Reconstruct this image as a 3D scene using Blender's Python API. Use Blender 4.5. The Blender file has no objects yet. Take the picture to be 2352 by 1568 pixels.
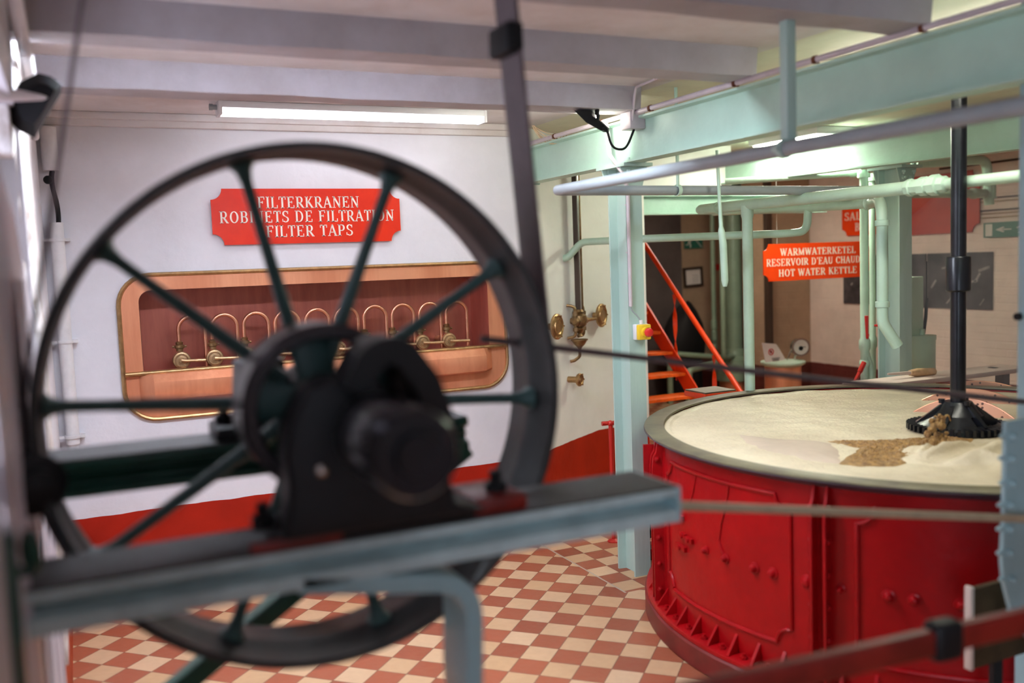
import bpy, bmesh, math, random
from mathutils import Vector, Matrix, noise
random.seed(7)
SC = bpy.context.scene
COL = SC.collection
PI = math.pi
# ------------------------------------------------------------------ camera
F = 2148.0
YAW, PITCH, ROLL, HC = 0.43548, -0.08511, -0.037018, 1.6
_f = Vector((math.sin(YAW)*math.cos(PITCH), math.cos(YAW)*math.cos(PITCH), math.sin(PITCH)))
_r = Vector((math.cos(YAW), -math.sin(YAW), 0)); _u = _r.cross(_f)
CR = _r*math.cos(ROLL)+_u*math.sin(ROLL); CU = -_r*math.sin(ROLL)+_u*math.cos(ROLL); CF = _f
CAMP = Vector((0, 0, HC))
cam = bpy.data.cameras.new('camera'); camo = bpy.data.objects.new('camera', cam); COL.objects.link(camo)
camo.matrix_world = Matrix(((CR.x, CU.x, -CF.x, 0), (CR.y, CU.y, -CF.y, 0), (CR.z, CU.z, -CF.z, HC), (0, 0, 0, 1)))
cam.sensor_width = 36.0; cam.lens = F/2352*36.0; cam.clip_start = 0.05; cam.clip_end = 60
cam.dof.use_dof = True; cam.dof.focus_distance = 4.9; cam.dof.aperture_fstop = 1.2
SC.camera = camo
# ------------------------------------------------------------------ world, view
SC.view_settings.view_transform = 'Standard'; SC.view_settings.look = 'None'
SC.view_settings.gamma = 1.0; SC.view_settings.use_curve_mapping = False
SC.view_settings.exposure = 0.88
w = bpy.data.worlds.new('world'); SC.world = w; w.use_nodes = True
w.node_tree.nodes['Background'].inputs[0].default_value = (0.62, 0.72, 1.0, 1)
w.node_tree.nodes['Background'].inputs[1].default_value = 0.6
def area_light(name, loc, direction, sx, sy, power, color):
    l = bpy.data.lights.new(name, 'AREA'); l.shape = 'RECTANGLE'; l.size = sx; l.size_y = sy
    l.energy = power; l.color = color
    o = bpy.data.objects.new(name, l); COL.objects.link(o); o.location = loc
    o.rotation_euler = Vector(direction).to_track_quat('-Z', 'Y').to_euler(); return o
# daylight at the left window, and a fill added at the unseen rear opening
area_light('window_daylight', (-0.66, 2.05, 1.45), (1, 0.22, -0.10), 1.1, 1.2, 15, (0.82, 0.84, 1.0))
area_light('rear_fill_light', (-0.62, -1.1, 1.45), (1, 0.35, -0.1), 1.6, 1.2, 34, (0.75, 0.85, 1.0))
# unused list; the added fill lamps are built in the lamp section
LAMPS = []

def U(px, py, ax, val):
    d = CR*((px-1176)/F) - CU*((py-784)/F) + CF
    t = (val-CAMP[ax])/d[ax]
    return CAMP+d*t
def Uplane(px, py, p, n):
    d = CR*((px-1176)/F) - CU*((py-784)/F) + CF
    p = Vector(p); n = Vector(n)
    return CAMP + d*((p-CAMP).dot(n)/d.dot(n))

# ------------------------------------------------------------------ materials
def mat(name, col, rough=0.5, metal=0.0, var=0.0, scale=8.0, bump=0.0, bscale=None, col2=None, spec=0.5, coat=0.0, streak=False):
    m = bpy.data.materials.new(name); m.use_nodes = True
    nt = m.node_tree; b = nt.nodes['Principled BSDF']
    b.inputs['Base Color'].default_value = (*col, 1); b.inputs['Roughness'].default_value = rough
    b.inputs['Metallic'].default_value = metal
    b.inputs['Specular IOR Level'].default_value = spec
    if coat: b.inputs['Coat Weight'].default_value = coat
    if var or col2 or bump:
        g = nt.nodes.new('ShaderNodeNewGeometry')
        mp = nt.nodes.new('ShaderNodeMapping'); nt.links.new(g.outputs['Position'], mp.inputs[0])
        if streak: mp.inputs['Scale'].default_value = (1, 1, 0.12)
    if var or col2:
        n = nt.nodes.new('ShaderNodeTexNoise'); n.inputs['Scale'].default_value = scale; n.inputs['Detail'].default_value = 6
        n.inputs['Roughness'].default_value = 0.65
        nt.links.new(mp.outputs[0], n.inputs['Vector'])
        cr = nt.nodes.new('ShaderNodeValToRGB')
        c2 = col2 if col2 else tuple(c*(1-var) for c in col)
        c1 = col if col2 else tuple(min(1, c*(1+var*0.5)) for c in col)
        cr.color_ramp.elements[0].position = 0.38; cr.color_ramp.elements[1].position = 0.62
        cr.color_ramp.elements[0].color = (*c2, 1); cr.color_ramp.elements[1].color = (*c1, 1)
        nt.links.new(n.outputs['Fac'], cr.inputs[0]); nt.links.new(cr.outputs[0], b.inputs['Base Color'])
    if bump:
        n2 = nt.nodes.new('ShaderNodeTexNoise'); n2.inputs['Scale'].default_value = bscale or scale*3; n2.inputs['Detail'].default_value = 5
        nt.links.new(mp.outputs[0], n2.inputs['Vector'])
        bp = nt.nodes.new('ShaderNodeBump'); bp.inputs['Strength'].default_value = bump; bp.inputs['Distance'].default_value = 0.01
        nt.links.new(n2.outputs['Fac'], bp.inputs['Height']); nt.links.new(bp.outputs[0], b.inputs['Normal'])
    return m

def wall_mat(name, upper, lower, split, var=0.05, bump=0.35, brick=False):
    """painted wall: one colour above the painted line, another below it"""
    m = mat(name, upper, 0.6, spec=0.25, var=var, scale=2.5, bump=bump, bscale=14)
    nt = m.node_tree; b = nt.nodes['Principled BSDF']
    g = nt.nodes.new('ShaderNodeNewGeometry'); s = nt.nodes.new('ShaderNodeSeparateXYZ'); nt.links.new(g.outputs['Position'], s.inputs[0])
    n = nt.nodes.new('ShaderNodeTexNoise'); n.inputs['Scale'].default_value = 9; nt.links.new(g.outputs['Position'], n.inputs['Vector'])
    mu = nt.nodes.new('ShaderNodeMath'); mu.operation = 'MULTIPLY_ADD'; nt.links.new(n.outputs['Fac'], mu.inputs[0]); mu.inputs[1].default_value = 0.012
    nt.links.new(s.outputs[2], mu.inputs[2])
    lt = nt.nodes.new('ShaderNodeMath'); lt.operation = 'LESS_THAN'; nt.links.new(mu.outputs[0], lt.inputs[0]); lt.inputs[1].default_value = split+0.006
    n3 = nt.nodes.new('ShaderNodeTexNoise'); n3.inputs['Scale'].default_value = 5; n3.inputs['Detail'].default_value = 6; nt.links.new(g.outputs['Position'], n3.inputs['Vector'])
    cr = nt.nodes.new('ShaderNodeValToRGB'); cr.color_ramp.elements[0].position = 0.35; cr.color_ramp.elements[1].position = 0.65
    cr.color_ramp.elements[0].color = (*[c*0.82 for c in lower], 1); cr.color_ramp.elements[1].color = (*lower, 1)
    nt.links.new(n3.outputs['Fac'], cr.inputs[0])
    mx = nt.nodes.new('ShaderNodeMix'); mx.data_type = 'RGBA'
    nt.links.new(lt.outputs[0], mx.inputs[0])
    src = b.inputs['Base Color'].links[0].from_socket
    nt.links.new(src, mx.inputs[6]); nt.links.new(cr.outputs[0], mx.inputs[7])
    nt.links.new(mx.outputs[2], b.inputs['Base Color'])
    if brick:                                           # painted brickwork courses
        ad = nt.nodes.new('ShaderNodeMath'); ad.operation = 'ADD'; nt.links.new(s.outputs[0], ad.inputs[0]); nt.links.new(s.outputs[1], ad.inputs[1])
        cb = nt.nodes.new('ShaderNodeCombineXYZ'); nt.links.new(ad.outputs[0], cb.inputs[0]); nt.links.new(s.outputs[2], cb.inputs[1])
        bt = nt.nodes.new('ShaderNodeTexBrick'); bt.inputs['Scale'].default_value = 1.0; bt.inputs['Brick Width'].default_value = 0.21; bt.inputs['Row Height'].default_value = 0.065
        bt.inputs['Mortar Size'].default_value = 0.006; bt.inputs['Mortar Smooth'].default_value = 0.6; nt.links.new(cb.outputs[0], bt.inputs['Vector'])
        b2 = nt.nodes.new('ShaderNodeBump'); b2.invert = True; b2.inputs['Strength'].default_value = 0.55; b2.inputs['Distance'].default_value = 0.008
        nt.links.new(bt.outputs['Fac'], b2.inputs['Height'])
        nt.links.new(b.inputs['Normal'].links[0].from_socket, b2.inputs['Normal']); nt.links.new(b2.outputs[0], b.inputs['Normal'])
    return m

def emit(name, col, strength):
    m = bpy.data.materials.new(name); m.use_nodes = True; nt = m.node_tree
    b = nt.nodes['Principled BSDF']; b.inputs['Base Color'].default_value = (0.9, 0.9, 0.9, 1)
    b.inputs['Emission Color'].default_value = (*col, 1); b.inputs['Emission Strength'].default_value = strength
    return m

def floor_mat():
    m = bpy.data.materials.new('checker_tiles'); m.use_nodes = True; nt = m.node_tree; L = nt.links
    b = nt.nodes['Principled BSDF']; b.inputs['Roughness'].default_value = 0.45
    g = nt.nodes.new('ShaderNodeNewGeometry'); s = nt.nodes.new('ShaderNodeSeparateXYZ'); L.new(g.outputs['Position'], s.inputs[0])
    def M(op, a, b_=None, c=None):
        n = nt.nodes.new('ShaderNodeMath'); n.operation = op
        for i, v in enumerate((a, b_, c)):
            if v is None: continue
            if isinstance(v, (int, float)): n.inputs[i].default_value = v
            else: L.new(v, n.inputs[i])
        return n.outputs[0]
    X, Y = s.outputs[0], s.outputs[1]
    # zone test: a strip by the column is laid square to the walls, the rest diagonal
    zone = M('MULTIPLY', M('GREATER_THAN', X, 2.295), M('GREATER_THAN', Y, 3.746))
    k = 0.7071/0.1275
    ax, ay = 1.8915, 4.0511
    dx, dy = M('SUBTRACT', X, ax), M('SUBTRACT', Y, ay)
    u1 = M('MULTIPLY', M('ADD', dx, dy), k); v1 = M('MULTIPLY', M('SUBTRACT', dx, dy), k)
    u2 = M('DIVIDE', M('SUBTRACT', X, 2.4225), 0.1235); v2 = M('DIVIDE', M('SUBTRACT', Y, 4.379), 0.1225)
    def mixf(a, b_): return M('ADD', M('MULTIPLY', a, M('SUBTRACT', 1.0, zone)), M('MULTIPLY', b_, zone))
    u, v = mixf(u1, u2), mixf(v1, v2)
    u = M('ADD', u, 100.0); v = M('ADD', v, 100.0)
    fu, fv = M('FLOOR', u), M('FLOOR', v)
    par = M('MODULO', M('ADD', fu, fv), 2.0)
    par = M('ABSOLUTE', M('SUBTRACT', par, M('MULTIPLY', zone, 0.0)))
    eu = M('SUBTRACT', 0.5, M('ABSOLUTE', M('SUBTRACT', M('FRACT', u), 0.5)))
    ev = M('SUBTRACT', 0.5, M('ABSOLUTE', M('SUBTRACT', M('FRACT', v), 0.5)))
    edge = M('MINIMUM', eu, ev)
    grout = M('LESS_THAN', edge, 0.011)
    bx = M('MULTIPLY', M('LESS_THAN', M('ABSOLUTE', M('SUBTRACT', X, 2.295)), 0.005), M('GREATER_THAN', Y, 3.746))
    seam = bx
    wn = nt.nodes.new('ShaderNodeTexWhiteNoise'); wn.noise_dimensions = '3D'
    cv = nt.nodes.new('ShaderNodeCombineXYZ'); L.new(fu, cv.inputs[0]); L.new(fv, cv.inputs[1]); L.new(zone, cv.inputs[2]); L.new(cv.outputs[0], wn.inputs['Vector'])
    def ramp(c1, c2, fac):
        mx = nt.nodes.new('ShaderNodeMix'); mx.data_type = 'RGBA'
        if isinstance(c1, tuple): mx.inputs[6].default_value = (*c1, 1)
        else: L.new(c1, mx.inputs[6])
        if isinstance(c2, tuple): mx.inputs[7].default_value = (*c2, 1)
        else: L.new(c2, mx.inputs[7])
        L.new(fac, mx.inputs[0]); return mx.outputs[2]
    cream = ramp((0.60, 0.40, 0.245), (0.52, 0.32, 0.17), wn.outputs['Value'])
    red = ramp((0.36, 0.095, 0.043), (0.27, 0.065, 0.03), wn.outputs['Value'])
    base = ramp(cream, red, par)
    no = nt.nodes.new('ShaderNodeTexNoise'); no.inputs['Scale'].default_value = 30; no.inputs['Detail'].default_value = 6
    L.new(g.outputs['Position'], no.inputs['Vector'])
    dirt = M('MULTIPLY', M('SUBTRACT', no.outputs['Fac'], 0.35), 0.55)
    base = ramp(base, (0.30, 0.17, 0.10), M('MAXIMUM', M('MULTIPLY', dirt, 0.7), 0.0))
    base = ramp(base, (0.14, 0.08, 0.05), grout)
    base = ramp(base, (0.42, 0.33, 0.26), seam)
    L.new(base, b.inputs['Base Color'])
    bp = nt.nodes.new('ShaderNodeBump'); bp.inputs['Strength'].default_value = 0.25; bp.inputs['Distance'].default_value = 0.004
    L.new(M('SUBTRACT', no.outputs['Fac'], M('MULTIPLY', grout, 0.8)), bp.inputs['Height']); L.new(bp.outputs[0], b.inputs['Normal'])
    return m

RED_DADO = (0.40, 0.014, 0.003)
MT = dict(
 floor=floor_mat(),
 wall=wall_mat('white_wall_paint', (0.76, 0.75, 0.80), RED_DADO, 0.43),
 wall_warm=wall_mat('cream_wall_paint', (0.85, 0.85, 0.80), (0.43, 0.020, 0.003), 0.43),
 plaster=mat('chipped_plaster', (0.74, 0.70, 0.68), 0.7, col2=(0.36, 0.28, 0.24), scale=11, bump=0.9, bscale=30),
 wall_left=wall_mat('white_side_wall_paint', (0.70, 0.68, 0.72), (0.40, 0.05, 0.012), 0.43),
 ceil=mat('ceiling_paint', (0.76, 0.73, 0.74), 0.7, col2=(0.63, 0.57, 0.55), scale=1.8, bump=0.5, bscale=9),
 joist=mat('joist_shaded_paint', (0.44, 0.42, 0.45), 0.65, col2=(0.36, 0.33, 0.34), scale=2.4, bump=0.5, bscale=9),  # greyer than the white plaster; shade on the joist faces is in the colour
 ceil_far=mat('far_ceiling_paint', (0.72, 0.70, 0.56), 0.7, var=0.08, scale=3.0, bump=0.5, bscale=9),
 brick_pink=mat('pink_brick', (0.62, 0.40, 0.33), 0.8, var=0.25, scale=25.0, bump=0.8, bscale=60),
 far=wall_mat('beige_far_wall', (0.43, 0.30, 0.20), (0.13, 0.03, 0.022), 0.43, var=0.12, bump=0.6, brick=True),
 far_right=wall_mat('pale_brick_wall', (0.74, 0.61, 0.53), (0.15, 0.035, 0.03), 0.43, var=0.10, bump=0.7, brick=True),
 mint=mat('mint_paint', (0.48, 0.66, 0.53), 0.35, var=0.06, scale=6, bump=0.15, bscale=40),
 mint_beam=mat('mint_beam_paint', (0.46, 0.67, 0.56), 0.4, var=0.07, scale=3, bump=0.2, bscale=30),
 mint_col=mat('mint_column_paint', (0.43, 0.59, 0.53), 0.45, var=0.08, scale=4, bump=0.25, bscale=25, streak=True),
 sage=mat('sage_paint', (0.27, 0.38, 0.27), 0.4, var=0.12, scale=6),
 greypipe=mat('grey_pipe_paint', (0.30, 0.34, 0.355), 0.4, var=0.05, scale=8),
 blueteal=mat('blue_teal_machine_paint', (0.34, 0.51, 0.54), 0.4, var=0.10, scale=5),
 beamteal=mat('worn_teal_beam_paint', (0.54, 0.69, 0.70), 0.42, var=0.18, scale=9, bump=0.2),
 beamtop=mat('greasy_beam_top', (0.06, 0.056, 0.056), 0.6, var=0.3, scale=10),
 darkgreen=mat('dark_green_paint', (0.008, 0.065, 0.042), 0.4, var=0.25, scale=8),
 wheelrim=mat('worn_iron_rim', (0.05, 0.054, 0.056), 0.5, 0.3, var=0.35, scale=6),
 spoke=mat('dark_teal_spoke_paint', (0.042, 0.095, 0.090), 0.45, var=0.15, scale=8),
 iron=mat('black_iron', (0.007, 0.0075, 0.0095), 0.5, 0.0, var=0.3, scale=12, spec=0.35),
 blackiron=mat('black_gloss_iron', (0.010, 0.011, 0.016), 0.28, 0.2, var=0.4, scale=14),
 belt=mat('leather_belt', (0.105, 0.075, 0.082), 0.55, var=0.2, scale=10),
 pulleyrim=mat('dark_pulley_rim', (0.035, 0.028, 0.031), 0.4, 0.3, var=0.3, scale=10),
 black=mat('black_plastic', (0.010, 0.010, 0.011), 0.6, spec=0.2),
 rope=mat('dark_rope', (0.09, 0.065, 0.065), 0.7, var=0.2, scale=60),
 rod=mat('cream_rod', (0.42, 0.33, 0.22), 0.5, var=0.1, scale=20),
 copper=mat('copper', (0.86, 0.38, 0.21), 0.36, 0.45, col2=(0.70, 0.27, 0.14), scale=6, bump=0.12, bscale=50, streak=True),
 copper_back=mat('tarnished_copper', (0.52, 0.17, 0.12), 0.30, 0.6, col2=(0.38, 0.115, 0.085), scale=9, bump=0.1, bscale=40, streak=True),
 copper_tube=mat('copper_tube', (0.80, 0.38, 0.24), 0.28, 0.9, var=0.1, scale=20),
 brass=mat('brass', (0.42, 0.26, 0.12), 0.38, 0.85, var=0.25, scale=25),
 brass_pale=mat('pale_brass', (0.46, 0.30, 0.16), 0.4, 0.8, var=0.3, scale=40),
 brass_old=mat('old_brass', (0.30, 0.19, 0.09), 0.4, 0.85, var=0.3, scale=25),
 sign=mat('sign_red_enamel', (0.70, 0.028, 0.004), 0.4, col2=(0.62, 0.022, 0.005), scale=6, spec=0.3),
 sign_orange=mat('sign_orange_enamel', (0.85, 0.060, 0.004), 0.4, col2=(0.80, 0.050, 0.004), scale=6, spec=0.3),
 sign_dull=mat('sign_dull_red', (0.44, 0.045, 0.022), 0.4, col2=(0.36, 0.036, 0.025), scale=3),
 letter=mat('sign_lettering', (0.88, 0.80, 0.70), 0.4),
 tank=mat('tank_red_paint', (0.36, 0.0015, 0.004), 0.34, col2=(0.29, 0.0015, 0.004), scale=5, bump=0.22, bscale=22, coat=0.0, spec=0.28),
 tank_base=mat('dark_red_plinth', (0.16, 0.014, 0.012), 0.45, var=0.25, scale=7),
 rim=mat('weathered_bronze_rim', (0.17, 0.15, 0.085), 0.45, 0.2, col2=(0.10, 0.08, 0.055), scale=5, bump=0.1),
 rim_edge=mat('dark_rim_edge', (0.05, 0.04, 0.06), 0.45),
 redpipe=mat('red_rail_paint', (0.50, 0.020, 0.014), 0.35, var=0.1),
 redbar=mat('worn_red_bar_paint', (0.20, 0.010, 0.006), 0.42, var=0.3, scale=9),
 orange=mat('orange_stair_paint', (0.85, 0.055, 0.004), 0.4, var=0.06),
 orange_tread=mat('orange_worn_tread', (0.80, 0.12, 0.008), 0.5, var=0.2, scale=20),
 whiteplastic=mat('white_plastic', (0.72, 0.72, 0.74), 0.4),
 whitepipe=mat('white_pipe_paint', (0.72, 0.70, 0.71), 0.45, var=0.08, scale=10),
 lilac=mat('lilac_conduit', (0.56, 0.50, 0.53), 0.45, var=0.1, scale=8),
 rust=mat('rusty_clip', (0.14, 0.045, 0.02), 0.8, var=0.3, scale=30),
 twine=mat('frayed_twine', (0.62, 0.45, 0.28), 0.8),
 yellow=mat('yellow_plastic', (0.82, 0.55, 0.03), 0.35),
 redplastic=mat('red_plastic', (0.62, 0.02, 0.02), 0.3),
 exitgreen=mat('exit_sign_green', (0.03, 0.16, 0.11), 0.4),
 exitpale=mat('exit_sign_pale_green', (0.10, 0.22, 0.18), 0.4),
 pale=mat('pale_pictogram', (0.62, 0.60, 0.54), 0.5),
 paper=mat('white_paper', (0.80, 0.74, 0.70), 0.6, var=0.03),
 darkwood=mat('dark_frame_wood', (0.05, 0.03, 0.02), 0.5),
 photo=mat('monochrome_print', (0.085, 0.075, 0.08), 0.5, col2=(0.02, 0.018, 0.02), scale=5),
 print_pale=mat('pale_print_detail', (0.36, 0.33, 0.32), 0.5, var=0.3, scale=18),
 steelgrey=mat('grey_steel_door', (0.15, 0.125, 0.12), 0.35, 0.3, var=0.3, scale=1.2),
 boxbrown=mat('brown_box', (0.075, 0.048, 0.025), 0.7, var=0.25, scale=10, spec=0.15),
 boxedge=mat('pale_box_edge', (0.62, 0.50, 0.44), 0.5),
 chrome=mat('polished_steel', (0.72, 0.70, 0.66), 0.18, 0.95),
 dial=mat('dial_face', (0.75, 0.72, 0.66), 0.4),
 glass=mat('jar_glass', (0.48, 0.52, 0.48), 0.12),
 wood=mat('beech_wood', (0.62, 0.40, 0.22), 0.5, var=0.15, scale=20),
 graydoor=mat('grey_shutter_paint', (0.74, 0.69, 0.75), 0.4, var=0.12, scale=4, streak=True),
 tube=emit('lit_tube', (0.92, 0.93, 1.0), 6.5),
 strip=emit('lit_fill_strip', (0.80, 0.88, 1.0), 160.0),
 fill_tank=emit('lit_fill_tank', (1.0, 0.97, 0.82), 24.0),
 flood=emit('lit_flood', (1.0, 0.98, 0.84), 125.0),
 fill_far=emit('lit_fill_far', (1.0, 0.90, 0.75), 24.0),
 panel=emit('lit_panel', (1.0, 0.97, 0.82), 38.0),
)

# ------------------------------------------------------------------ object tools
ORG = {}
def tag(o, label=None, cat=None, group=None, kind=None):
    if label: o['label'] = label
    if cat: o['category'] = cat
    if group: o['group'] = group
    if kind: o['kind'] = kind
    return o
def top(name, loc, label, cat, group=None):
    o = bpy.data.objects.new(name, None); COL.objects.link(o); o.location = Vector(loc); o.empty_display_size = 0.05
    ORG[o.name] = Vector(loc); return tag(o, label, cat, group)
def kids(o): return [c for c in COL.objects if c.parent == o]
def copy_tree(o, delta=None, parent=None):
    c = o.copy(); COL.objects.link(c)
    if parent is not None: c.parent = parent
    if delta is not None:
        c.location = o.location+Vector(delta); ORG[c.name] = ORG[o.name]+Vector(delta)
    for ch in kids(o):
        copy_tree(ch, None, c)
    return c

def frame(d):
    d = Vector(d).normalized(); a = Vector((0, 0, 1)) if abs(d.z) < 0.9 else Vector((1, 0, 0))
    x = a.cross(d).normalized(); return x, d.cross(x).normalized(), d
def fillet(pts, rad, n=7):
    P = [Vector(p) for p in pts]; out = [P[0]]
    for i in range(1, len(P)-1):
        a, b, c = P[i-1], P[i], P[i+1]
        r = rad[i] if isinstance(rad, (list, tuple)) else rad
        da, dc = (a-b), (c-b); la, lc = da.length, dc.length; da.normalize(); dc.normalize()
        ang = da.angle(dc)
        if ang > 3.10 or r <= 0: out.append(b); continue
        t = min(r/math.tan(ang/2), la*0.49, lc*0.49)
        p0, p1 = b+da*t, b+dc*t
        for k in range(n+1):
            s = k/n; out.append((p0*(1-s)+b*s)*(1-s)+(b*(1-s)+p1*s)*s)
    out.append(P[-1]); return out
def bez(p0, p1, p2, p3, n=16):
    p0, p1, p2, p3 = map(Vector, (p0, p1, p2, p3)); r = []
    for i in range(n+1):
        t = i/n; s = 1-t
        r.append(p0*s**3+p1*3*s*s*t+p2*3*s*t*t+p3*t**3)
    return r

class MB:
    def __init__(self): self.bm = bmesh.new()
    def face(self, vs):
        try: return self.bm.faces.new(vs)
        except ValueError: return None
    def box(self, lo, hi, rot=None, piv=None):
        lo, hi = Vector(lo), Vector(hi)
        c = [Vector((x, y, z)) for x in (lo.x, hi.x) for y in (lo.y, hi.y) for z in (lo.z, hi.z)]
        if rot is not None:
            pv = Vector(piv) if piv is not None else (lo+hi)/2
            c = [pv+rot@(p-pv) for p in c]
        v = [self.bm.verts.new(p) for p in c]
        for f in ((0, 1, 3, 2), (4, 6, 7, 5), (0, 4, 5, 1), (2, 3, 7, 6), (0, 2, 6, 4), (1, 5, 7, 3)): self.face([v[i] for i in f])
        return self
    def obox(self, c, x, y, z, sx, sy, sz):
        c = Vector(c); x, y, z = Vector(x).normalized()*sx/2, Vector(y).normalized()*sy/2, Vector(z).normalized()*sz/2
        v = [self.bm.verts.new(c+x*i+y*j+z*k) for i in (-1, 1) for j in (-1, 1) for k in (-1, 1)]
        for f in ((0, 1, 3, 2), (4, 6, 7, 5), (0, 4, 5, 1), (2, 3, 7, 6), (0, 2, 6, 4), (1, 5, 7, 3)): self.face([v[i] for i in f])
        return self
    def bar(self, a, b, wx, wz, up=(0, 0, 1)):
        a, b = Vector(a), Vector(b); d = (b-a); s = d.cross(Vector(up)).normalized(); u = s.cross(d).normalized()
        return self.obox((a+b)/2, d, s, u, d.length, wx, wz)
    def loft(self, rings, closed=True, cap=True):
        V = [[self.bm.verts.new(p) for p in r] for r in rings]; n = len(V[0])
        for A, B in zip(V, V[1:]):
            for i in range(n if closed else n-1):
                j = (i+1) % n; self.face([A[i], A[j], B[j], B[i]])
        if cap and closed: self.face(V[0][::-1]); self.face(V[-1])
        return self
    def tube(self, pts, r, seg=12, cap=True):
        P = [Vector(p) for p in pts]; n = len(P); rr = r if isinstance(r, (list, tuple)) else [r]*n
        x, y, t = frame(P[1]-P[0]); rings = []
        for i, p in enumerate(P):
            d = (P[min(i+1, n-1)]-P[max(i-1, 0)]).normalized()
            q = t.rotation_difference(d); x = (q@x).normalized(); t = d; y = t.cross(x).normalized()
            rings.append([p+(x*math.cos(a)+y*math.sin(a))*rr[i] for a in (2*PI*k/seg for k in range(seg))])
        return self.loft(rings, cap=cap)
    def cyl(self, a, b, r, r2=None, seg=20): return self.tube([a, b], [r, r if r2 is None else r2], seg)
    def lathe(self, prof, o, axis=(0, 0, 1), seg=24, a0=0.0, a1=2*PI, closed_prof=False):
        o = Vector(o); x, y, z = frame(axis); full = abs(a1-a0-2*PI) < 1e-6
        N = seg if full else seg+1
        rings = []
        for k in range(N):
            a = a0+(a1-a0)*k/seg; d = x*math.cos(a)+y*math.sin(a)
            rings.append([o+d*max(r, 1e-5)+z*h for r, h in prof])
        V = [[self.bm.verts.new(p) for p in r] for r in rings]; m = len(prof)
        for k in range(N if full else N-1):
            A, B = V[k], V[(k+1) % N]
            for i in range(m if closed_prof else m-1):
                j = (i+1) % m; self.face([A[i], A[j], B[j], B[i]])
        if not full and closed_prof: self.face(V[0]); self.face(V[-1][::-1])
        return self
    def prism(self, poly, e):
        e = Vector(e); a = [Vector(p) for p in poly]; return self.loft([a, [p+e for p in a]])
    def holed(self, outer, inner, e):
        """ring-shaped plate between two outlines with the same number of points"""
        e = Vector(e); O = [Vector(p) for p in outer]; I = [Vector(p) for p in inner]; n = len(O)
        vo = [self.bm.verts.new(p) for p in O]; vi = [self.bm.verts.new(p) for p in I]
        wo = [self.bm.verts.new(p+e) for p in O]; wi = [self.bm.verts.new(p+e) for p in I]
        for k in range(n):
            j = (k+1) % n
            self.face([vo[k], vo[j], vi[j], vi[k]]); self.face([wo[k], wi[k], wi[j], wo[j]])
            self.face([vo[k], wo[k], wo[j], vo[j]]); self.face([vi[k], vi[j], wi[j], wi[k]])
        return self
    def sphere(self, c, r, sc=(1, 1, 1), seg=16, rings=10):
        c = Vector(c); prof = []
        R = []
        for i in range(1, rings):
            t = PI*i/rings; R.append([c+Vector((math.sin(t)*math.cos(a)*sc[0], math.sin(t)*math.sin(a)*sc[1], math.cos(t)*sc[2]))*r for a in (2*PI*k/seg for k in range(seg))])
        return self.loft(R)
    def hexnut(self, c, d, r, h):
        c = Vector(c); return self.tube([c, c+Vector(d).normalized()*h], r, 6)
    def bevel(self, w, seg=2, ang=0.6):
        self.bm.normal_update()
        es = [e for e in self.bm.edges if len(e.link_faces) == 2 and e.calc_face_angle(0) > ang]
        if es: bmesh.ops.bevel(self.bm, geom=es, offset=w, segments=seg, affect='EDGES', profile=0.5)
        return self
    def build(self, name, m, parent=None, label=None, cat=None, group=None, kind=None, sharp=0.6, origin=None):
        bm = self.bm
        bmesh.ops.recalc_face_normals(bm, faces=bm.faces)
        for f in bm.faces: f.smooth = True
        for e in bm.edges:
            if len(e.link_faces) == 2 and e.calc_face_angle(0) > sharp: e.smooth = False
        if parent is not None: org = ORG[parent.name]
        elif origin is not None: org = Vector(origin)
        else:
            xs = [v.co for v in bm.verts]
            org = Vector(((min(p.x for p in xs)+max(p.x for p in xs))/2, (min(p.y for p in xs)+max(p.y for p in xs))/2, min(p.z for p in xs)))
        bmesh.ops.translate(bm, vec=-org, verts=bm.verts)
        me = bpy.data.meshes.new(name); bm.to_mesh(me); bm.free()
        me.materials.append(MT[m] if isinstance(m, str) else m)
        o = bpy.data.objects.new(name, me); COL.objects.link(o)
        if parent is not None: o.parent = parent
        else: o.location = org
        ORG[o.name] = org
        return tag(o, label, cat, group, kind)

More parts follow.
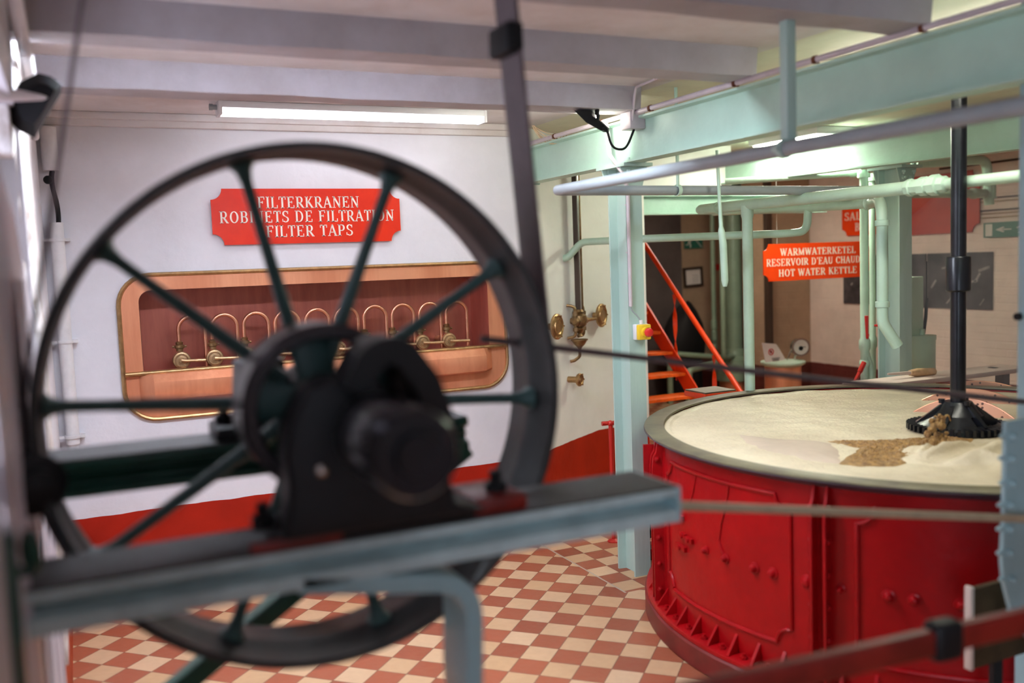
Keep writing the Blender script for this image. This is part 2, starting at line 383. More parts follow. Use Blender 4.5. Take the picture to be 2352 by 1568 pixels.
# ------------------------------------------------------------------ serif lettering (drawn from strokes)
def glyph(ch):
    P = []
    TH, TN = 0.155, 0.075
    def S(x0, y0, x1, y1, w):
        d = Vector((x1-x0, y1-y0)).normalized(); n = Vector((-d.y, d.x))*w/2
        P.append([(x0+n.x, y0+n.y), (x0-n.x, y0-n.y), (x1-n.x, y1-n.y), (x1+n.x, y1+n.y)])
    def V(x, y0=0.0, y1=1.0, w=TH): P.append([(x-w/2, y0), (x+w/2, y0), (x+w/2, y1), (x-w/2, y1)])
    def H(x0, x1, y, w=TN): P.append([(x0, y-w/2), (x1, y-w/2), (x1, y+w/2), (x0, y+w/2)])
    def sf(x, y, h=0.15): yy = y+0.03 if y < 0.5 else y-0.03; P.append([(x-h, yy-0.03), (x+h, yy-0.03), (x+h, yy+0.03), (x-h, yy+0.03)])
    def A(cx, cy, rx, ry, a0, a1, wx=TH, wy=TN, n=14):
        for k in range(n):
            t0, t1 = math.radians(a0+(a1-a0)*k/n), math.radians(a0+(a1-a0)*(k+1)/n)
            o = lambda t: (cx+rx*math.cos(t), cy+ry*math.sin(t)); i = lambda t: (cx+(rx-wx)*math.cos(t), cy+(ry-wy)*math.sin(t))
            P.append([o(t0), o(t1), i(t1), i(t0)])
    def tick(x, y, d): P.append([(x-0.035, y), (x+0.035, y), (x+0.035, y+d), (x-0.035, y+d)])
    if ch == 'A': S(.10, .03, .38, 1, TN); S(.37, 1, .68, .03, TH); H(.20, .58, .33); sf(.10, 0, .12); sf(.68, 0, .14); return P, .80
    if ch == 'B': V(.18); sf(.14, 0, .12); sf(.14, 1, .12); H(.2, .42, .963); H(.2, .42, .53); H(.2, .42, .037); A(.40, .745, .24, .255, -90, 90); A(.40, .28, .28, .28, -90, 90); return P, .76
    if ch == 'C': A(.42, .5, .36, .5, 40, 320); tick(.70, .68, .28); tick(.70, .1, .16); return P, .80
    if ch == 'D': V(.18); sf(.14, 0, .12); sf(.14, 1, .12); H(.2, .38, .963); H(.2, .38, .037); A(.36, .5, .40, .5, -90, 90); return P, .86
    if ch == 'E' or ch == 'F':
        V(.18); sf(.16, 0, .15); sf(.14, 1, .12); H(.2, .62, .963); H(.2, .46, .52); tick(.60, .76, .22); tick(.46, .42, .2)
        if ch == 'E': H(.2, .66, .037); tick(.64, .02, .24)
        return P, .74 if ch == 'E' else .68
    if ch == 'G': A(.42, .5, .36, .5, 40, 330); V(.68, .05, .42, TH); sf(.66, .45, .13); return P, .84
    if ch == 'H': V(.18); V(.66); H(.2, .64, .5); [sf(x, y, .15) for x in (.18, .66) for y in (0, 1)]; return P, .84
    if ch == 'I': V(.18); sf(.18, 0); sf(.18, 1); return P, .36
    if ch == 'K': V(.18); sf(.18, 0); sf(.18, 1); S(.24, .42, .62, .97, TN); S(.34, .55, .68, .03, TH); sf(.62, 1, .12); sf(.68, 0, .13); return P, .80
    if ch == 'L': V(.18); sf(.18, 0); sf(.18, 1); H(.2, .60, .037); tick(.60, .02, .26); return P, .66
    if ch == 'M': V(.14, w=TN); V(.80); S(.14, .97, .46, .05, TH*.9); S(.46, .05, .80, .97, TN); sf(.14, 0, .12); sf(.80, 0, .15); sf(.10, 1, .1); sf(.84, 1, .1); return P, .98
    if ch == 'N': V(.16, w=TN); V(.68, w=TN); S(.15, .97, .68, .05, TH); sf(.16, 0, .13); sf(.68, 1, .13); sf(.12, 1, .1); return P, .84
    if ch == 'O': A(.43, .5, .37, .5, 0, 360, n=28); return P, .86
    if ch == 'P' or ch == 'R':
        V(.18); sf(.18, 0); sf(.14, 1, .12); H(.2, .42, .963); H(.2, .42, .47); A(.40, .715, .26, .285, -90, 90)
        if ch == 'R': S(.38, .47, .66, .04, TH); sf(.69, 0, .10); return P, .78
        return P, .70
    if ch == 'S': A(.34, .745, .27, .255, 35, 270, TH*.9); A(.34, .255, .29, .255, -145, 90, TH*.9); tick(.55, .72, .24); tick(.08, .06, .24); return P, .68
    if ch == 'T': V(.34); sf(.34, 0); H(.04, .64, .963); tick(.06, .74, .24); tick(.62, .74, .24); return P, .68
    if ch == 'U': V(.18, .3, 1); V(.64, .3, 1, TN); A(.40, .32, .295, .32, 180, 360, TH*.85); sf(.18, 1); sf(.64, 1, .12); return P, .82
    if ch == 'V': S(.10, .97, .38, .02, TH); S(.38, .02, .66, .97, TN); sf(.10, 1, .14); sf(.66, 1, .12); return P, .76
    if ch == 'W': S(.10, .97, .32, .02, TH); S(.32, .02, .52, .9, TN); S(.50, .97, .72, .02, TH); S(.72, .02, .94, .97, TN); sf(.10, 1, .13); sf(.94, 1, .12); sf(.50, 1, .1); return P, 1.04
    if ch == 'Z': H(.08, .62, .963); H(.06, .64, .037); S(.58, .96, .12, .04, TH); tick(.10, .74, .24); tick(.62, .02, .24); return P, .70
    if ch == "'": P.append([(.10, .72), (.16, .72), (.20, 1), (.06, 1)]); return P, .24
    return [], .38
def text(mb, s, c, u, v, n, h, width):
    """serif text centred on c, cap height h, total width as given, a hair proud along n"""
    c, u, v, n = Vector(c), Vector(u).normalized(), Vector(v).normalized(), Vector(n).normalized()
    gl = []; x = 0
    for ch in s:
        P, a = glyph(ch); gl.append((P, x)); x += a+0.06
    x -= 0.06; k = width/x
    for P, ox in gl:
        for poly in P:
            mb.prism([c+u*((px+ox-x/2)*k)+v*((py-0.5)*h) for px, py in poly], n*0.0025)

def notched(c, u, v, n, W, H, r, t):
    """sign plate outline with concave quarter-round corners"""
    c, u, v = Vector(c), Vector(u).normalized(), Vector(v).normalized(); pts = []
    for sx, sy, a0 in ((1, 1, 270), (-1, 1, 0), (-1, -1, 90), (1, -1, 180)):
        q = []
        for k in range(9):
            a = math.radians(180+{(1, 1): 0, (-1, 1): 90, (-1, -1): 180, (1, -1): 270}[(sx, sy)]+90*k/8)
            q.append((sx*W/2+r*math.cos(a), sy*H/2+r*math.sin(a)))
        if True: q = q[::-1]
        pts += q
    return [c+u*a+v*b for a, b in pts]
def rrect(c, u, v, W, H, r, n=8):
    c, u, v = Vector(c), Vector(u).normalized(), Vector(v).normalized(); pts = []
    for sx, sy, a0 in ((1, 1, 0), (-1, 1, 90), (-1, -1, 180), (1, -1, 270)):
        for k in range(n+1):
            a = math.radians(a0+90*k/n); pts.append(c+u*(sx*(W/2-r)+r*math.cos(a))+v*(sy*(H/2-r)+r*math.sin(a)))
    return pts
X3, Y3, Z3 = Vector((1, 0, 0)), Vector((0, 1, 0)), Vector((0, 0, 1))
# ================================================================== SETTING
YW = 4.95                      # wall with the filter taps
ZC = 2.38                      # underside of the ceiling
XB = 2.39                      # where the wall turns away
def struct(mb, name, m, parent=None, label=None): return mb.build(name, m, parent, label=label, kind='structure')
struct(MB().box((-1.2, -3.0, -0.1), (7.4, 10, 0)), 'floor', 'floor', label='floor of diagonal cream and terracotta checker tiles')
# recess in the filter wall
RX0, RX1, RZ0, RZ1 = 0.25, 2.19, 0.93, 1.56
m = MB(); m.box((-0.3, YW, 0), (RX0, YW+0.35, ZC)); m.box((RX1, YW, 0), (XB+0.02, YW+0.35, ZC))
m.box((RX0, YW, 0), (RX1, YW+0.35, RZ0)); m.box((RX0, YW, RZ1), (RX1, YW+0.35, ZC)); m.box((RX0, YW+0.33, RZ0), (RX1, YW+0.36, RZ1))
struct(m, 'wall_back', 'wall', label='white wall with red painted dado behind the filter taps')
# wall that turns away behind the column, then a short return to the opening
WA, WB_, WC = Vector((XB, YW, 0)), Vector((3.19, 5.50, 0)), Vector((3.62, 5.53, 0))
def vwall(pts, th, z0=0, z1=ZC):
    mb = MB(); a = [Vector(p) for p in pts]; b = [p+Vector((-0.03, th, 0)) for p in a][::-1]
    return mb.prism([Vector((p.x, p.y, z0)) for p in a+b], (0, 0, z1-z0))
WN = Vector((0.5665, -0.824, 0)); WT = Vector((0.824, 0.5665, 0))
struct(vwall([WA, WB_, WC], 0.35), 'wall_angled', 'wall_warm', label='cream wall turning away behind the column')
def UW(px, py, off=0.0): return Uplane(px, py, WA+WN*off, WN)
# wall above the opening
struct(MB().box((3.19, 5.56, 2.03), (4.4, 5.8, ZC)), 'wall_lintel', 'wall_warm')
# left wall with a window, and an unseen opening added behind the camera for fill
m = MB(); xl0, xl1 = -0.55, -0.11
for (y0, y1, z0, z1) in ((-3, -1.9, 0, ZC), (-1.9, -0.3, 0, 0.8), (-1.9, -0.3, 2.3, ZC), (-0.3, 1.45, 0, ZC), (1.45, 3.05, 0, 0.75), (1.45, 3.05, 2.06, ZC), (3.05, YW+0.3, 0, ZC)):
    m.box((xl0, y0, z0), (xl1, y1, z1))
struct(m, 'wall_left', 'wall_left', label='white side wall with window openings')
struct(MB().box((7.0, -3, 0), (7.3, 10, ZC)), 'wall_right', 'far_right', label='pale painted brick wall of the far room')
m = MB(); m.box((3.0, 9.0, 0), (7.0, 9.3, ZC))
struct(m, 'wall_far', 'far', label='beige end wall of the far room')
struct(MB().box((6.42, 7.58, 0), (7.0, 7.95, ZC)), 'wall_pier', 'far', label='beige pier standing in the far corner')
struct(MB().box((3.0, 5.9, 0), (3.15, 9.0, ZC)), 'wall_far_left', 'far')
struct(MB().box((-1.2, -3.3, 0), (7.4, -3.0, ZC)), 'wall_rear', 'wall_warm')
struct(MB().box((-1.2, -3.3, ZC), (2.50, YW+0.4, ZC+0.15)), 'ceiling', 'ceil', label='rough white ceiling between the joists')
struct(MB().box((2.50, -3.3, ZC), (7.4, 9.4, ZC+0.15)), 'ceiling_far', 'ceil_far', label='pale yellowish ceiling beyond the big steel beam')
for y in (0.48, 1.29, 2.10, 2.91, 3.72):
    m = MB(); n = 24; r = []
    for k in range(n+1):
        x = -0.13+(2.56)*k/n; j = lambda s: noise.noise(Vector((x*3, y*9+s, s)))*0.006
        r.append([Vector((x, y+j(0), 2.275+j(1))), Vector((x, y+0.14+j(2), 2.275+j(3))), Vector((x, y+0.15, ZC+0.01)), Vector((x, y-0.012+j(4)*0.6, ZC+0.01))])
    m.loft(r); struct(m, 'ceiling_joist', 'joist', label='rough white plastered joist %s' % {0.48: 'behind the viewer', 1.29: 'overhead, nearest', 2.10: 'above the wheel, third from the tap wall', 2.91: 'second from the tap wall', 3.72: 'nearest the tap wall'}[y])
m = MB(); m.box((-0.12, YW-0.035, 2.315), (XB, YW, ZC)); m.box((-0.12, YW-0.06, 2.345), (XB, YW-0.03, ZC)); m.bevel(0.006)
struct(m, 'trim_1', 'ceil', label='white moulding along the top of the tap wall')
# plaster edge of the window near the corner
m = MB(); n = 40; r = []
for k in range(n+1):
    z = 0.43+1.85*k/n; j = noise.noise(Vector((0.3, 1.7, z*7)))*0.012+noise.noise(Vector((5, 1.7, z*20)))*0.006
    r.append([Vector((-0.125, 3.052+j*2, z)), Vector((-0.097+j*0.6, 3.08, z)), Vector((-0.100+j*0.5, 3.70, z)), Vector((-0.125, 3.75, z))])
struct(m.loft(r), 'trim_2', 'plaster', label='crumbling plaster edge beside the window')
# window frame and pane in the left wall
w1 = top('window_1', (-0.50, 2.25, 0.75), 'tall window in the white side wall at the left edge', 'window'); tag(w1, kind='structure')
m = MB()
for y in (1.45, 2.22, 2.99): m.box((-0.53, y, 0.75), (-0.48, y+0.06, 2.06))
for z in (0.75, 1.4, 2.0): m.box((-0.53, 1.45, z), (-0.48, 3.05, z+0.06))
m.build('window_frame', 'whitepipe', w1)
m = MB(); m.box((-0.46, 2.86, 0.75), (-0.168, 2.93, 2.06)); m.box((-0.46, 2.80, 1.93), (-0.12, 2.93, 2.06)); m.bevel(0.008); m.build('window_post', 'plaster', w1)
# steel posts of the machine bay at the left edge
m = MB()
pr = [(1.42, 0.0), (1.42, 1.86), (1.60, 1.84), (1.84, 1.79), (2.17, 1.74), (2.32, 1.68), (2.60, 1.56), (2.85, 1.42), (3.0, 1.28), (3.03, 1.10), (3.03, 0.0)]
m.prism([Vector((-0.106, y, z)) for y, z in pr], (0.006, 0, 0))
for y in (1.62, 1.95, 2.2, 2.5, 2.8): m.box((-0.102, y, 0), (-0.094, y+0.03, 1.60 if y < 2.3 else 1.3))
m.build('shutter_panel', 'graydoor', label='grey ribbed metal shutter panel at the left edge of the picture', cat='shutter')
m = MB(); m.box((-0.14, 1.40, 0), (-0.098, 1.48, 1.26)); m.bevel(0.006)
m.build('machine_post', 'darkgreen', label='dark green iron post at the bottom left edge', cat='post')

# ================================================================== COPPER BASIN
bs = top('filter_tap_basin', ((RX0+RX1)/2, YW, 0.88), 'long copper basin set into the white wall behind the wheel', 'basin')
cx, cz, W, H = 1.227, 1.2425, 2.07, 0.717
out = rrect((cx, YW-0.012, cz), X3, Z3, W, H, 0.15); 
inn = rrect((1.219, YW-0.012, 1.285), X3, Z3, 1.87, 0.48, 0.06)
m = MB().holed(out, inn, (0, 0.014, 0)); m.build('surround', 'copper', bs)
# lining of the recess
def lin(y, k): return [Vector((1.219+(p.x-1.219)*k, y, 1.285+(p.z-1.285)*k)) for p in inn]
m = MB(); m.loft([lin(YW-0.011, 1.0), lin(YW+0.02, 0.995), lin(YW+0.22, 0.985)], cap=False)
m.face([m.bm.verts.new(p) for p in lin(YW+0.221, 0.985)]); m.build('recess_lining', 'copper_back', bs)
m = MB(); m.tube(out+[out[0], out[1]], 0.011, 8, cap=False); m.build('edge_bead', 'brass', bs, label='tarnished brass bead round the basin')
m = MB(); m.tube([(0.20, YW-0.03, 1.118), (2.25, YW-0.03, 1.118)], 0.0125, 12); m.build('rail', 'brass', bs, label='brass rail across the basin')
# trough bulging out below the rail
m = MB(); r = []
N = 30
for k in range(N+1):
    s = k/N; x = 0.262+s*1.90
    e = min(1, min(s, 1-s)*18); e = math.sqrt(max(0, 1-(1-e)**2))
    b = 0.085*e
    r.append([Vector((x, YW+0.03, 1.118)), Vector((x, YW-0.016-b*0.55, 1.112)), Vector((x, YW-0.016-b*0.95, 1.075)), Vector((x, YW-0.016-b, 1.03)), Vector((x, YW-0.016-b*0.8, 0.995-0.008*e)), Vector((x, YW-0.014-b*0.3, 0.985-0.012*e)), Vector((x, YW+0.03, 0.985-0.012*e))])
m.loft(r); m.build('trough', 'copper', bs)
# ten filter taps: swan-neck tube, valve body, lever
def make_tap(x, y, z):
    t = top('filter_tap', (x, y, z-0.03), 'tap', 'tap', 'filter taps in the copper basin')
    m = MB(); hw = 0.064; zt = z+0.218-hw
    pts = [(x, y, z+0.03)]+[(x+hw-hw*math.cos(a), y, zt+hw*math.sin(a)) for a in [PI*k/16 for k in range(17)]]+[(x+2*hw, y, z-0.05)]
    m.tube(pts, 0.0095, 12); m.build('swan_neck', 'copper_tube', t)
    m = MB(); m.lathe([(0, -0.03), (0.016, -0.03), (0.041, -0.024), (0.045, -0.012), (0.041, 0.0), (0.028, 0.012), (0.02, 0.03), (0.02, 0.17), (0, 0.17)], (x+0.004, y-0.01, z), (0, 1, 0), 28)
    m.lathe([(0, -0.034), (0.014, -0.034), (0.016, -0.028), (0.028, -0.028), (0.030, -0.0315), (0.033, -0.0315), (0.034, -0.026)], (x+0.004, y-0.01, z), (0, 1, 0), 28)
    m.build('valve_body', 'brass_pale', t)
    m = MB(); m.lathe([(0, 0), (0.017, 0), (0.017, 0.012), (0.024, 0.016), (0.024, 0.03), (0.017, 0.034), (0.019, 0.045), (0.012, 0.05), (0, 0.05)], (x, y, z+0.045), (0, 0, 1), 14)
    for s in (-1, 1): m.hexnut((x+s*0.026, y, z+0.068), (s, 0, 0), 0.006, 0.008)
    m.build('valve_neck', 'brass_old', t)
    m = MB(); m.tube([(x+0.004, y-0.042, z), (x+0.03, y-0.05, z-0.002), (x+0.115, y-0.062, z-0.004), (x+0.12, y-0.062, z-0.004)], [0.012, 0.008, 0.009, 0.003], 10)
    m.build('lever', 'brass_pale', t); return t
TAPZ = 1.165
tp = make_tap(0.466, 5.0, TAPZ)
names = ['copper filter tap at the left end of the basin row', 'second filter tap from the left end, whole valve and lever in view', 'third filter tap from the left end, valve beside the spoke tip at the hub', 'fourth filter tap from the left end, loop behind a near upright spoke', 'fifth filter tap from the left end, only its loop above the dark pulley', 'sixth filter tap from the left end, loop behind the right leaning spoke', 'seventh filter tap from the left end, just left of the black bearing cap', 'eighth filter tap from the left end, third from the right end', 'ninth filter tap from the left end, next to last on the right', 'copper filter tap at the right end of the basin row']
for i in range(10):
    o = tp if i == 0 else copy_tree(tp, (0.1611*i, 0, 0))
    o['label'] = names[i]

# ================================================================== SIGN OVER THE BASIN
def sign(name, c, u, v, n, W, H, r, lines, mt, label, lm='letter'):
    c, u, v, n = Vector(c), Vector(u).normalized(), Vector(v).normalized(), Vector(n).normalized()
    m = MB().prism(notched(c, u, v, n, W, H, r, 0.008), n*0.009)
    if lines:
        t = top(name, c-v*H/2, label, 'sign'); m.build('plate', mt, t)
        m = MB()
        for s, du, dv, h, wd in lines: text(m, s, c+n*0.009+u*du+v*dv, u, v, n, h, wd)
        m.build('lettering', lm, t, label='cream serif lettering')
        return t
    return m.build(name, mt, label=label, cat='sign')
sc = Vector((1.150, YW-0.012, 1.8785)); W, H = 0.992, 0.283
def tl(s, px0, px1, py, h): 
    a, b = U(px0, py, 1, YW), U(px1, py, 1, YW); c = (a+b)/2; return (s, c.x-sc.x, c.z-sc.z, h, (b-a).length)
sign('wall_sign', sc, X3, Z3, -Y3, W, H, 0.055, [tl('FILTERKRANEN', 589, 822, 465, 0.060), tl('ROBINETS DE FILTRATION', 502, 902, 497, 0.060), tl('FILTER TAPS', 609, 809, 530, 0.060)], 'sign', 'red enamel sign reading FILTER TAPS above the copper basin')

# ================================================================== LAMPS
lp = top('tube_lamp', (1.32, 4.52, 2.31), 'long white fluorescent fitting on the ceiling over the tap wall', 'lamp')
lx0, lx1 = 0.655, 1.985
m = MB(); m.box((lx0, 4.47, 2.348), (lx1, 4.575, ZC)); m.bevel(0.006); m.build('housing', 'whiteplastic', lp)
m = MB(); m.prism([(lx0+0.012, 4.482, 2.349), (lx0+0.012, 4.488, 2.328), (lx0+0.012, 4.50, 2.318), (lx0+0.012, 4.545, 2.318), (lx0+0.012, 4.557, 2.328), (lx0+0.012, 4.563, 2.349)], (lx1-lx0-0.024, 0, 0)); m.build('diffuser', 'tube', lp, label='glowing tube cover')
for x in (lx0-0.002, lx1-0.016):
    m = MB(); m.box((x, 4.468, 2.316), (x+0.018, 4.577, 2.38)); m.bevel(0.005); m.build('end_cap', 'whiteplastic', lp)
m = MB(); m.cyl((lx0-0.03, 4.52, 2.355), (lx0, 4.52, 2.355), 0.012); m.hexnut((lx0-0.036, 4.52, 2.355), (1, 0, 0), 0.016, 0.015); m.build('cable_gland', 'greypipe', lp)
c = Vector((4.46, 4.90, ZC-0.03))
lp2 = top('panel_lamp', c, 'bright ceiling light beyond the big mint steel beam', 'lamp')
m = MB(); m.box((4.28, 4.56, ZC-0.05), (4.66, 5.22, ZC-0.001)); m.bevel(0.008); m.build('housing', 'whiteplastic', lp2)
m = MB(); m.box((4.30, 4.59, ZC-0.062), (4.64, 5.19, ZC-0.048)); m.build('diffuser', 'panel', lp2)
for nm, x0_, x1_, y0_, y1_, mt_, lab in (('fill_strip', 0.0, 1.55, 3.075, 3.135, 'strip', 'unseen fill lamp added behind the second joist'), ('fill_lamp', 2.90, 3.00, 1.8, 3.0, 'fill_tank', 'fill lamp added over the tank, hidden by the big beam'), ('fill_lamp', 5.22, 5.38, 6.3, 7.5, 'fill_far', 'fill lamp added on the ceiling of the far room')):  # unseen fill lamps, added to brighten the tap wall, tank and far room
    t = top(nm, ((x0_+x1_)/2, (y0_+y1_)/2, ZC-0.06), lab, 'lamp')
    m = MB(); m.box((x0_, y0_, ZC-0.025), (x1_, y1_, ZC-0.001))
    if nm == 'fill_strip': m.box((x0_, y1_-0.004, ZC-0.050), (x1_, y1_, ZC-0.02))  # lip keeping the added strip's light off the nearest joist
    m.build('housing', 'whiteplastic', t)
    MB().box((x0_+0.01, y0_+0.006, ZC-0.042), (x1_-0.01, y1_-0.006, ZC-0.024)).build('diffuser', mt_, t)

# ================================================================== BIG STEEL BEAMS AND COLUMNS
def ibeam(mb, a, b, w, h, tf=0.010, tw=0.009, up=Z3):
    a, b = Vector(a), Vector(b); d = (b-a).normalized(); s = d.cross(up).normalized(); u = s.cross(d)
    pr = [(-w/2, 0), (w/2, 0), (w/2, tf), (tw/2, tf+0.004), (tw/2, h-tf-0.004), (w/2, h-tf), (w/2, h), (-w/2, h), (-w/2, h-tf), (-tw/2, h-tf-0.004), (-tw/2, tf+0.004), (-w/2, tf)]
    return mb.prism([a+s*x+u*z for x, z in pr], b-a)
bm1 = top('steel_beam', (2.46, 3.0, 2.052), 'big mint green steel beam running overhead from the tap wall', 'beam')
m = ibeam(MB(), (2.475, 4.985, 2.052), (2.475, -1.0, 2.052), 0.09, 0.202); m.build('girder', 'mint_beam', bm1)
m = MB(); m.box((2.425, 4.965, 2.045), (2.53, 4.985, 2.26)); m.build('end_plate', 'mint_beam', bm1)
B2A, B2B = Vector((4.344, 5.61, 2.10)), Vector((4.607, 3.853, 2.10)); bd = (B2B-B2A).normalized()
m = ibeam(MB(), B2A-bd*0.1, B2B+bd*3.2, 0.09, 0.19); m.build('steel_beam', 'mint_beam', label='paler mint steel beam further back, carried by the second column', cat='beam')
m = ibeam(MB(), (3.25, 5.60, 1.89), (5.3, 5.60, 1.89), 0.10, 0.138); m.build('steel_beam', 'mint_beam', label='low mint steel lintel across the opening behind the tank', cat='beam')

def column(loc, w, d, z1, label, web_bolts, zoff):
    x0, y0 = loc
    t = top('steel_column', (x0+w/2, y0+d/2, 0), label, 'column')
    m = MB(); tf = 0.011; tw = 0.012; xc = x0+w/2; y1 = y0+d
    pr = [(x0, y0), (x0+w, y0), (x0+w, y0+tf), (xc+tw/2, y0+tf+0.006), (xc+tw/2, y1-tf-0.006), (x0+w, y1-tf), (x0+w, y1), (x0, y1), (x0, y1-tf), (xc-tw/2, y1-tf-0.006), (xc-tw/2, y0+tf+0.006), (x0, y0+tf)]
    m.prism([(x, y, 0) for x, y in pr], (0, 0, z1)); m.build('shaft', 'mint_col', t)
    m = MB(); m.box((x0-0.035, y0-0.05, z1-0.002), (x0+w+0.035, y1+0.05, z1+0.014)); m.build('cap_plate', 'mint_col', t)
    for s in (-1, 1):
        m = MB(); ys = y0-0.008 if s < 0 else y1
        m.prism([(x0-0.0, ys, z1-0.10), (x0+w, ys, z1-0.10), (x0+w+0.03, ys, z1-0.002), (x0-0.03, ys, z1-0.002)], (0, 0.008, 0)); m.build('gusset_plate', 'mint_col', t)
    for i, (bx, by, bz, d) in enumerate(web_bolts):
        m = MB(); m.hexnut((x0+bx, y0+by, z1+bz), d, 0.013, 0.014); m.cyl(Vector((x0+bx, y0+by, z1+bz)), Vector((x0+bx, y0+by, z1+bz))+Vector(d)*0.026, 0.007, seg=10); m.build('bolt', 'mint_col', t)
    return t
wb = [(0.005, -0.03, 0.014, (0, 0, 1)), (0.09, -0.03, 0.014, (0, 0, 1)), (0.02, -0.008, -0.06, (0, -1, 0)), (0.07, -0.008, -0.06, (0, -1, 0)), (0.005, -0.03, -0.018, (0, 0, -1)), (0.09, -0.03, -0.018, (0, 0, -1))]
c1 = column((2.452, 3.905), 0.092, 0.165, 2.038, 'mint steel column with the yellow stop box beside the red tank', wb, 0)
c2 = column((4.625, 4.23), 0.105, 0.175, 2.086, 'mint steel column standing behind the tank near the hanging signs', wb, 0)
# conduits on the beam and column
m = MB(); m.tube([(2.418, 4.90, 2.268), (2.418, 1.0, 2.268)], 0.0115, 10); m.build('conduit', 'lilac', label='lilac conduit running along the top edge of the big beam', cat='conduit')
for i, y in enumerate((4.55, 4.05, 3.62, 3.02, 2.58, 2.12)):
    m = MB(); m.lathe([(0.0118, -0.008), (0.0145, -0.008), (0.0145, 0.008), (0.0118, 0.008)], (2.418, y, 2.268), (0, 1, 0), 12, closed_prof=True); m.box((2.404, y-0.006, 2.255), (2.432, y+0.006, 2.2575))
    m.build('conduit_clip', 'rust', label='rusty clip on the beam conduit, %s counted from the tap wall' % ('first', 'second', 'third', 'fourth', 'fifth', 'sixth')[i], cat='clip', group='rusty clips on the beam conduit')
m = MB(); m.tube(fillet([(2.43, 4.04, 2.262), (2.418, 4.0, 2.25), (2.416, 3.98, 2.10), (2.434, 3.893, 2.0), (2.458, 3.893, 1.93), (2.458, 3.893, 1.36)], 0.03), 0.0095, 10)
for z in (1.62, 1.47, 1.85): m.box((2.446, 3.893, z), (2.47, 3.905, z+0.006))
m.build('conduit', 'lilac', label='thin lilac conduit coming down the front of the column', cat='conduit')
m = MB(); m.tube(bez((2.458, 3.893, 1.36), (2.458, 3.885, 1.32), (2.495, 3.875, 1.33), (2.502, 3.872, 1.265)), 0.0035, 8); m.build('cable', 'greypipe', label='short grey cable from the conduit to the stop box', cat='cable')
# emergency stop
es = top('stop_box', (2.505, 3.875, 1.195), 'yellow emergency stop box with red button on the column', 'switch')
m = MB(); m.box((2.472, 3.872, 1.195), (2.545, 3.905, 1.272)); m.bevel(0.005); m.build('base', 'whiteplastic', es, label='pale grey box back')
m = MB(); m.box((2.473, 3.848, 1.196), (2.544, 3.874, 1.271)); m.bevel(0.006); m.lathe([(0.0, 0.0), (0.024, 0.0), (0.022, 0.012), (0, 0.012)], (2.509, 3.848, 1.234), (0, -1, 0), 20); m.build('cover', 'yellow', es)
m = MB(); m.lathe([(0, 0), (0.014, 0), (0.014, 0.012), (0.021, 0.014), (0.023, 0.022), (0.020, 0.030), (0.012, 0.034), (0, 0.034)], (2.509, 3.838, 1.234), (0, -1, 0), 24); m.build('button', 'redplastic', es)
m = MB(); m.cyl((2.502, 3.872, 1.272), (2.502, 3.872, 1.292), 0.009); m.build('gland', 'whiteplastic', es)
# junction box and floodlight on the beam
jb = MB(); jb.box((2.385, 3.74, 2.195), (2.47, 3.83, 2.275)); jb.bevel(0.006)
jb.build('junction_box', 'lilac', label='small grey lilac junction box on the side of the big beam', cat='junction box')
m = MB(); m.tube(fillet([(2.40, 3.745, 2.23), (2.385, 3.70, 2.33), (2.37, 3.66, 2.366), (2.30, 2.95, 2.368)], 0.03), 0.006, 8); m.build('conduit', 'lilac', label='thin lilac pipe from the junction box up to the ceiling', cat='conduit')
fl = top('floodlight', (2.28, 3.80, 2.18), 'flat black floodlight beside the big beam above the column', 'floodlight')
g = lambda px, py: U(px, py, 1, 3.74)
vd = Vector((0.62, 0.78, 0.05)); B_ = g(1388, 294)
m = MB(); m.prism([g(1318, 253), g(1357, 253), g(1360, 266), g(1374, 274), g(1392, 290), g(1391, 299), g(1378, 299), g(1346, 281)], vd*0.13); m.bevel(0.003); m.build('housing', 'black', fl)
m = MB(); m.prism([g(1371, 262), g(1377, 262), g(1375, 276), g(1368, 276)], vd*0.02); q = g(1374, 262); m.box((q.x-0.006, q.y, q.z-0.002), (q.x+0.006, q.y+0.02, ZC)); m.build('bracket', 'black', fl)
pl_ = [g(1318, 253), g(1357, 253), g(1360, 266), g(1374, 274), g(1392, 290), g(1391, 299), g(1378, 299), g(1346, 281)]; ce_ = sum(pl_, Vector())/8
m = MB(); m.prism([ce_.lerp(p, 0.85)+vd*0.131 for p in pl_], vd*0.004); m.build('glass', 'flood', fl, label='lit glass on the far side')
m = MB(); m.tube([B_-(g(1392, 299)-g(1378, 285))*0.3, B_, B_+(g(1392, 299)-g(1378, 285))*0.35], 0.010, 10); m.build('gland', 'black', fl)
m = MB(); m.tube([B_, *bez(B_, g(1404, 302), g(1392, 345), g(1428, 343), 14)[1:], *bez(g(1428, 343), g(1442, 341), g(1446, 322), (2.43, 3.78, 2.196), 10)[1:]], 0.0058, 8)
m.build('cable', 'black', label='black cable looping from the floodlight to the junction box', cat='cable')
# twine
m = MB()
for k in range(6):
    a = U(1228+random.uniform(-6, 6), 288, 1, 4.75); b = U(1298+random.uniform(-8, 8), 308, 1, 4.6)
    dz = random.uniform(-0.09, -0.02)
    m.tube(bez(a, a+Vector((0.03, 0, dz)), b+Vector((-0.06, 0, dz*1.2)), b, 14), 0.0022, 5)
m.build('twine', 'twine', label='loops of frayed twine hanging where the beam meets the wall', cat='twine')

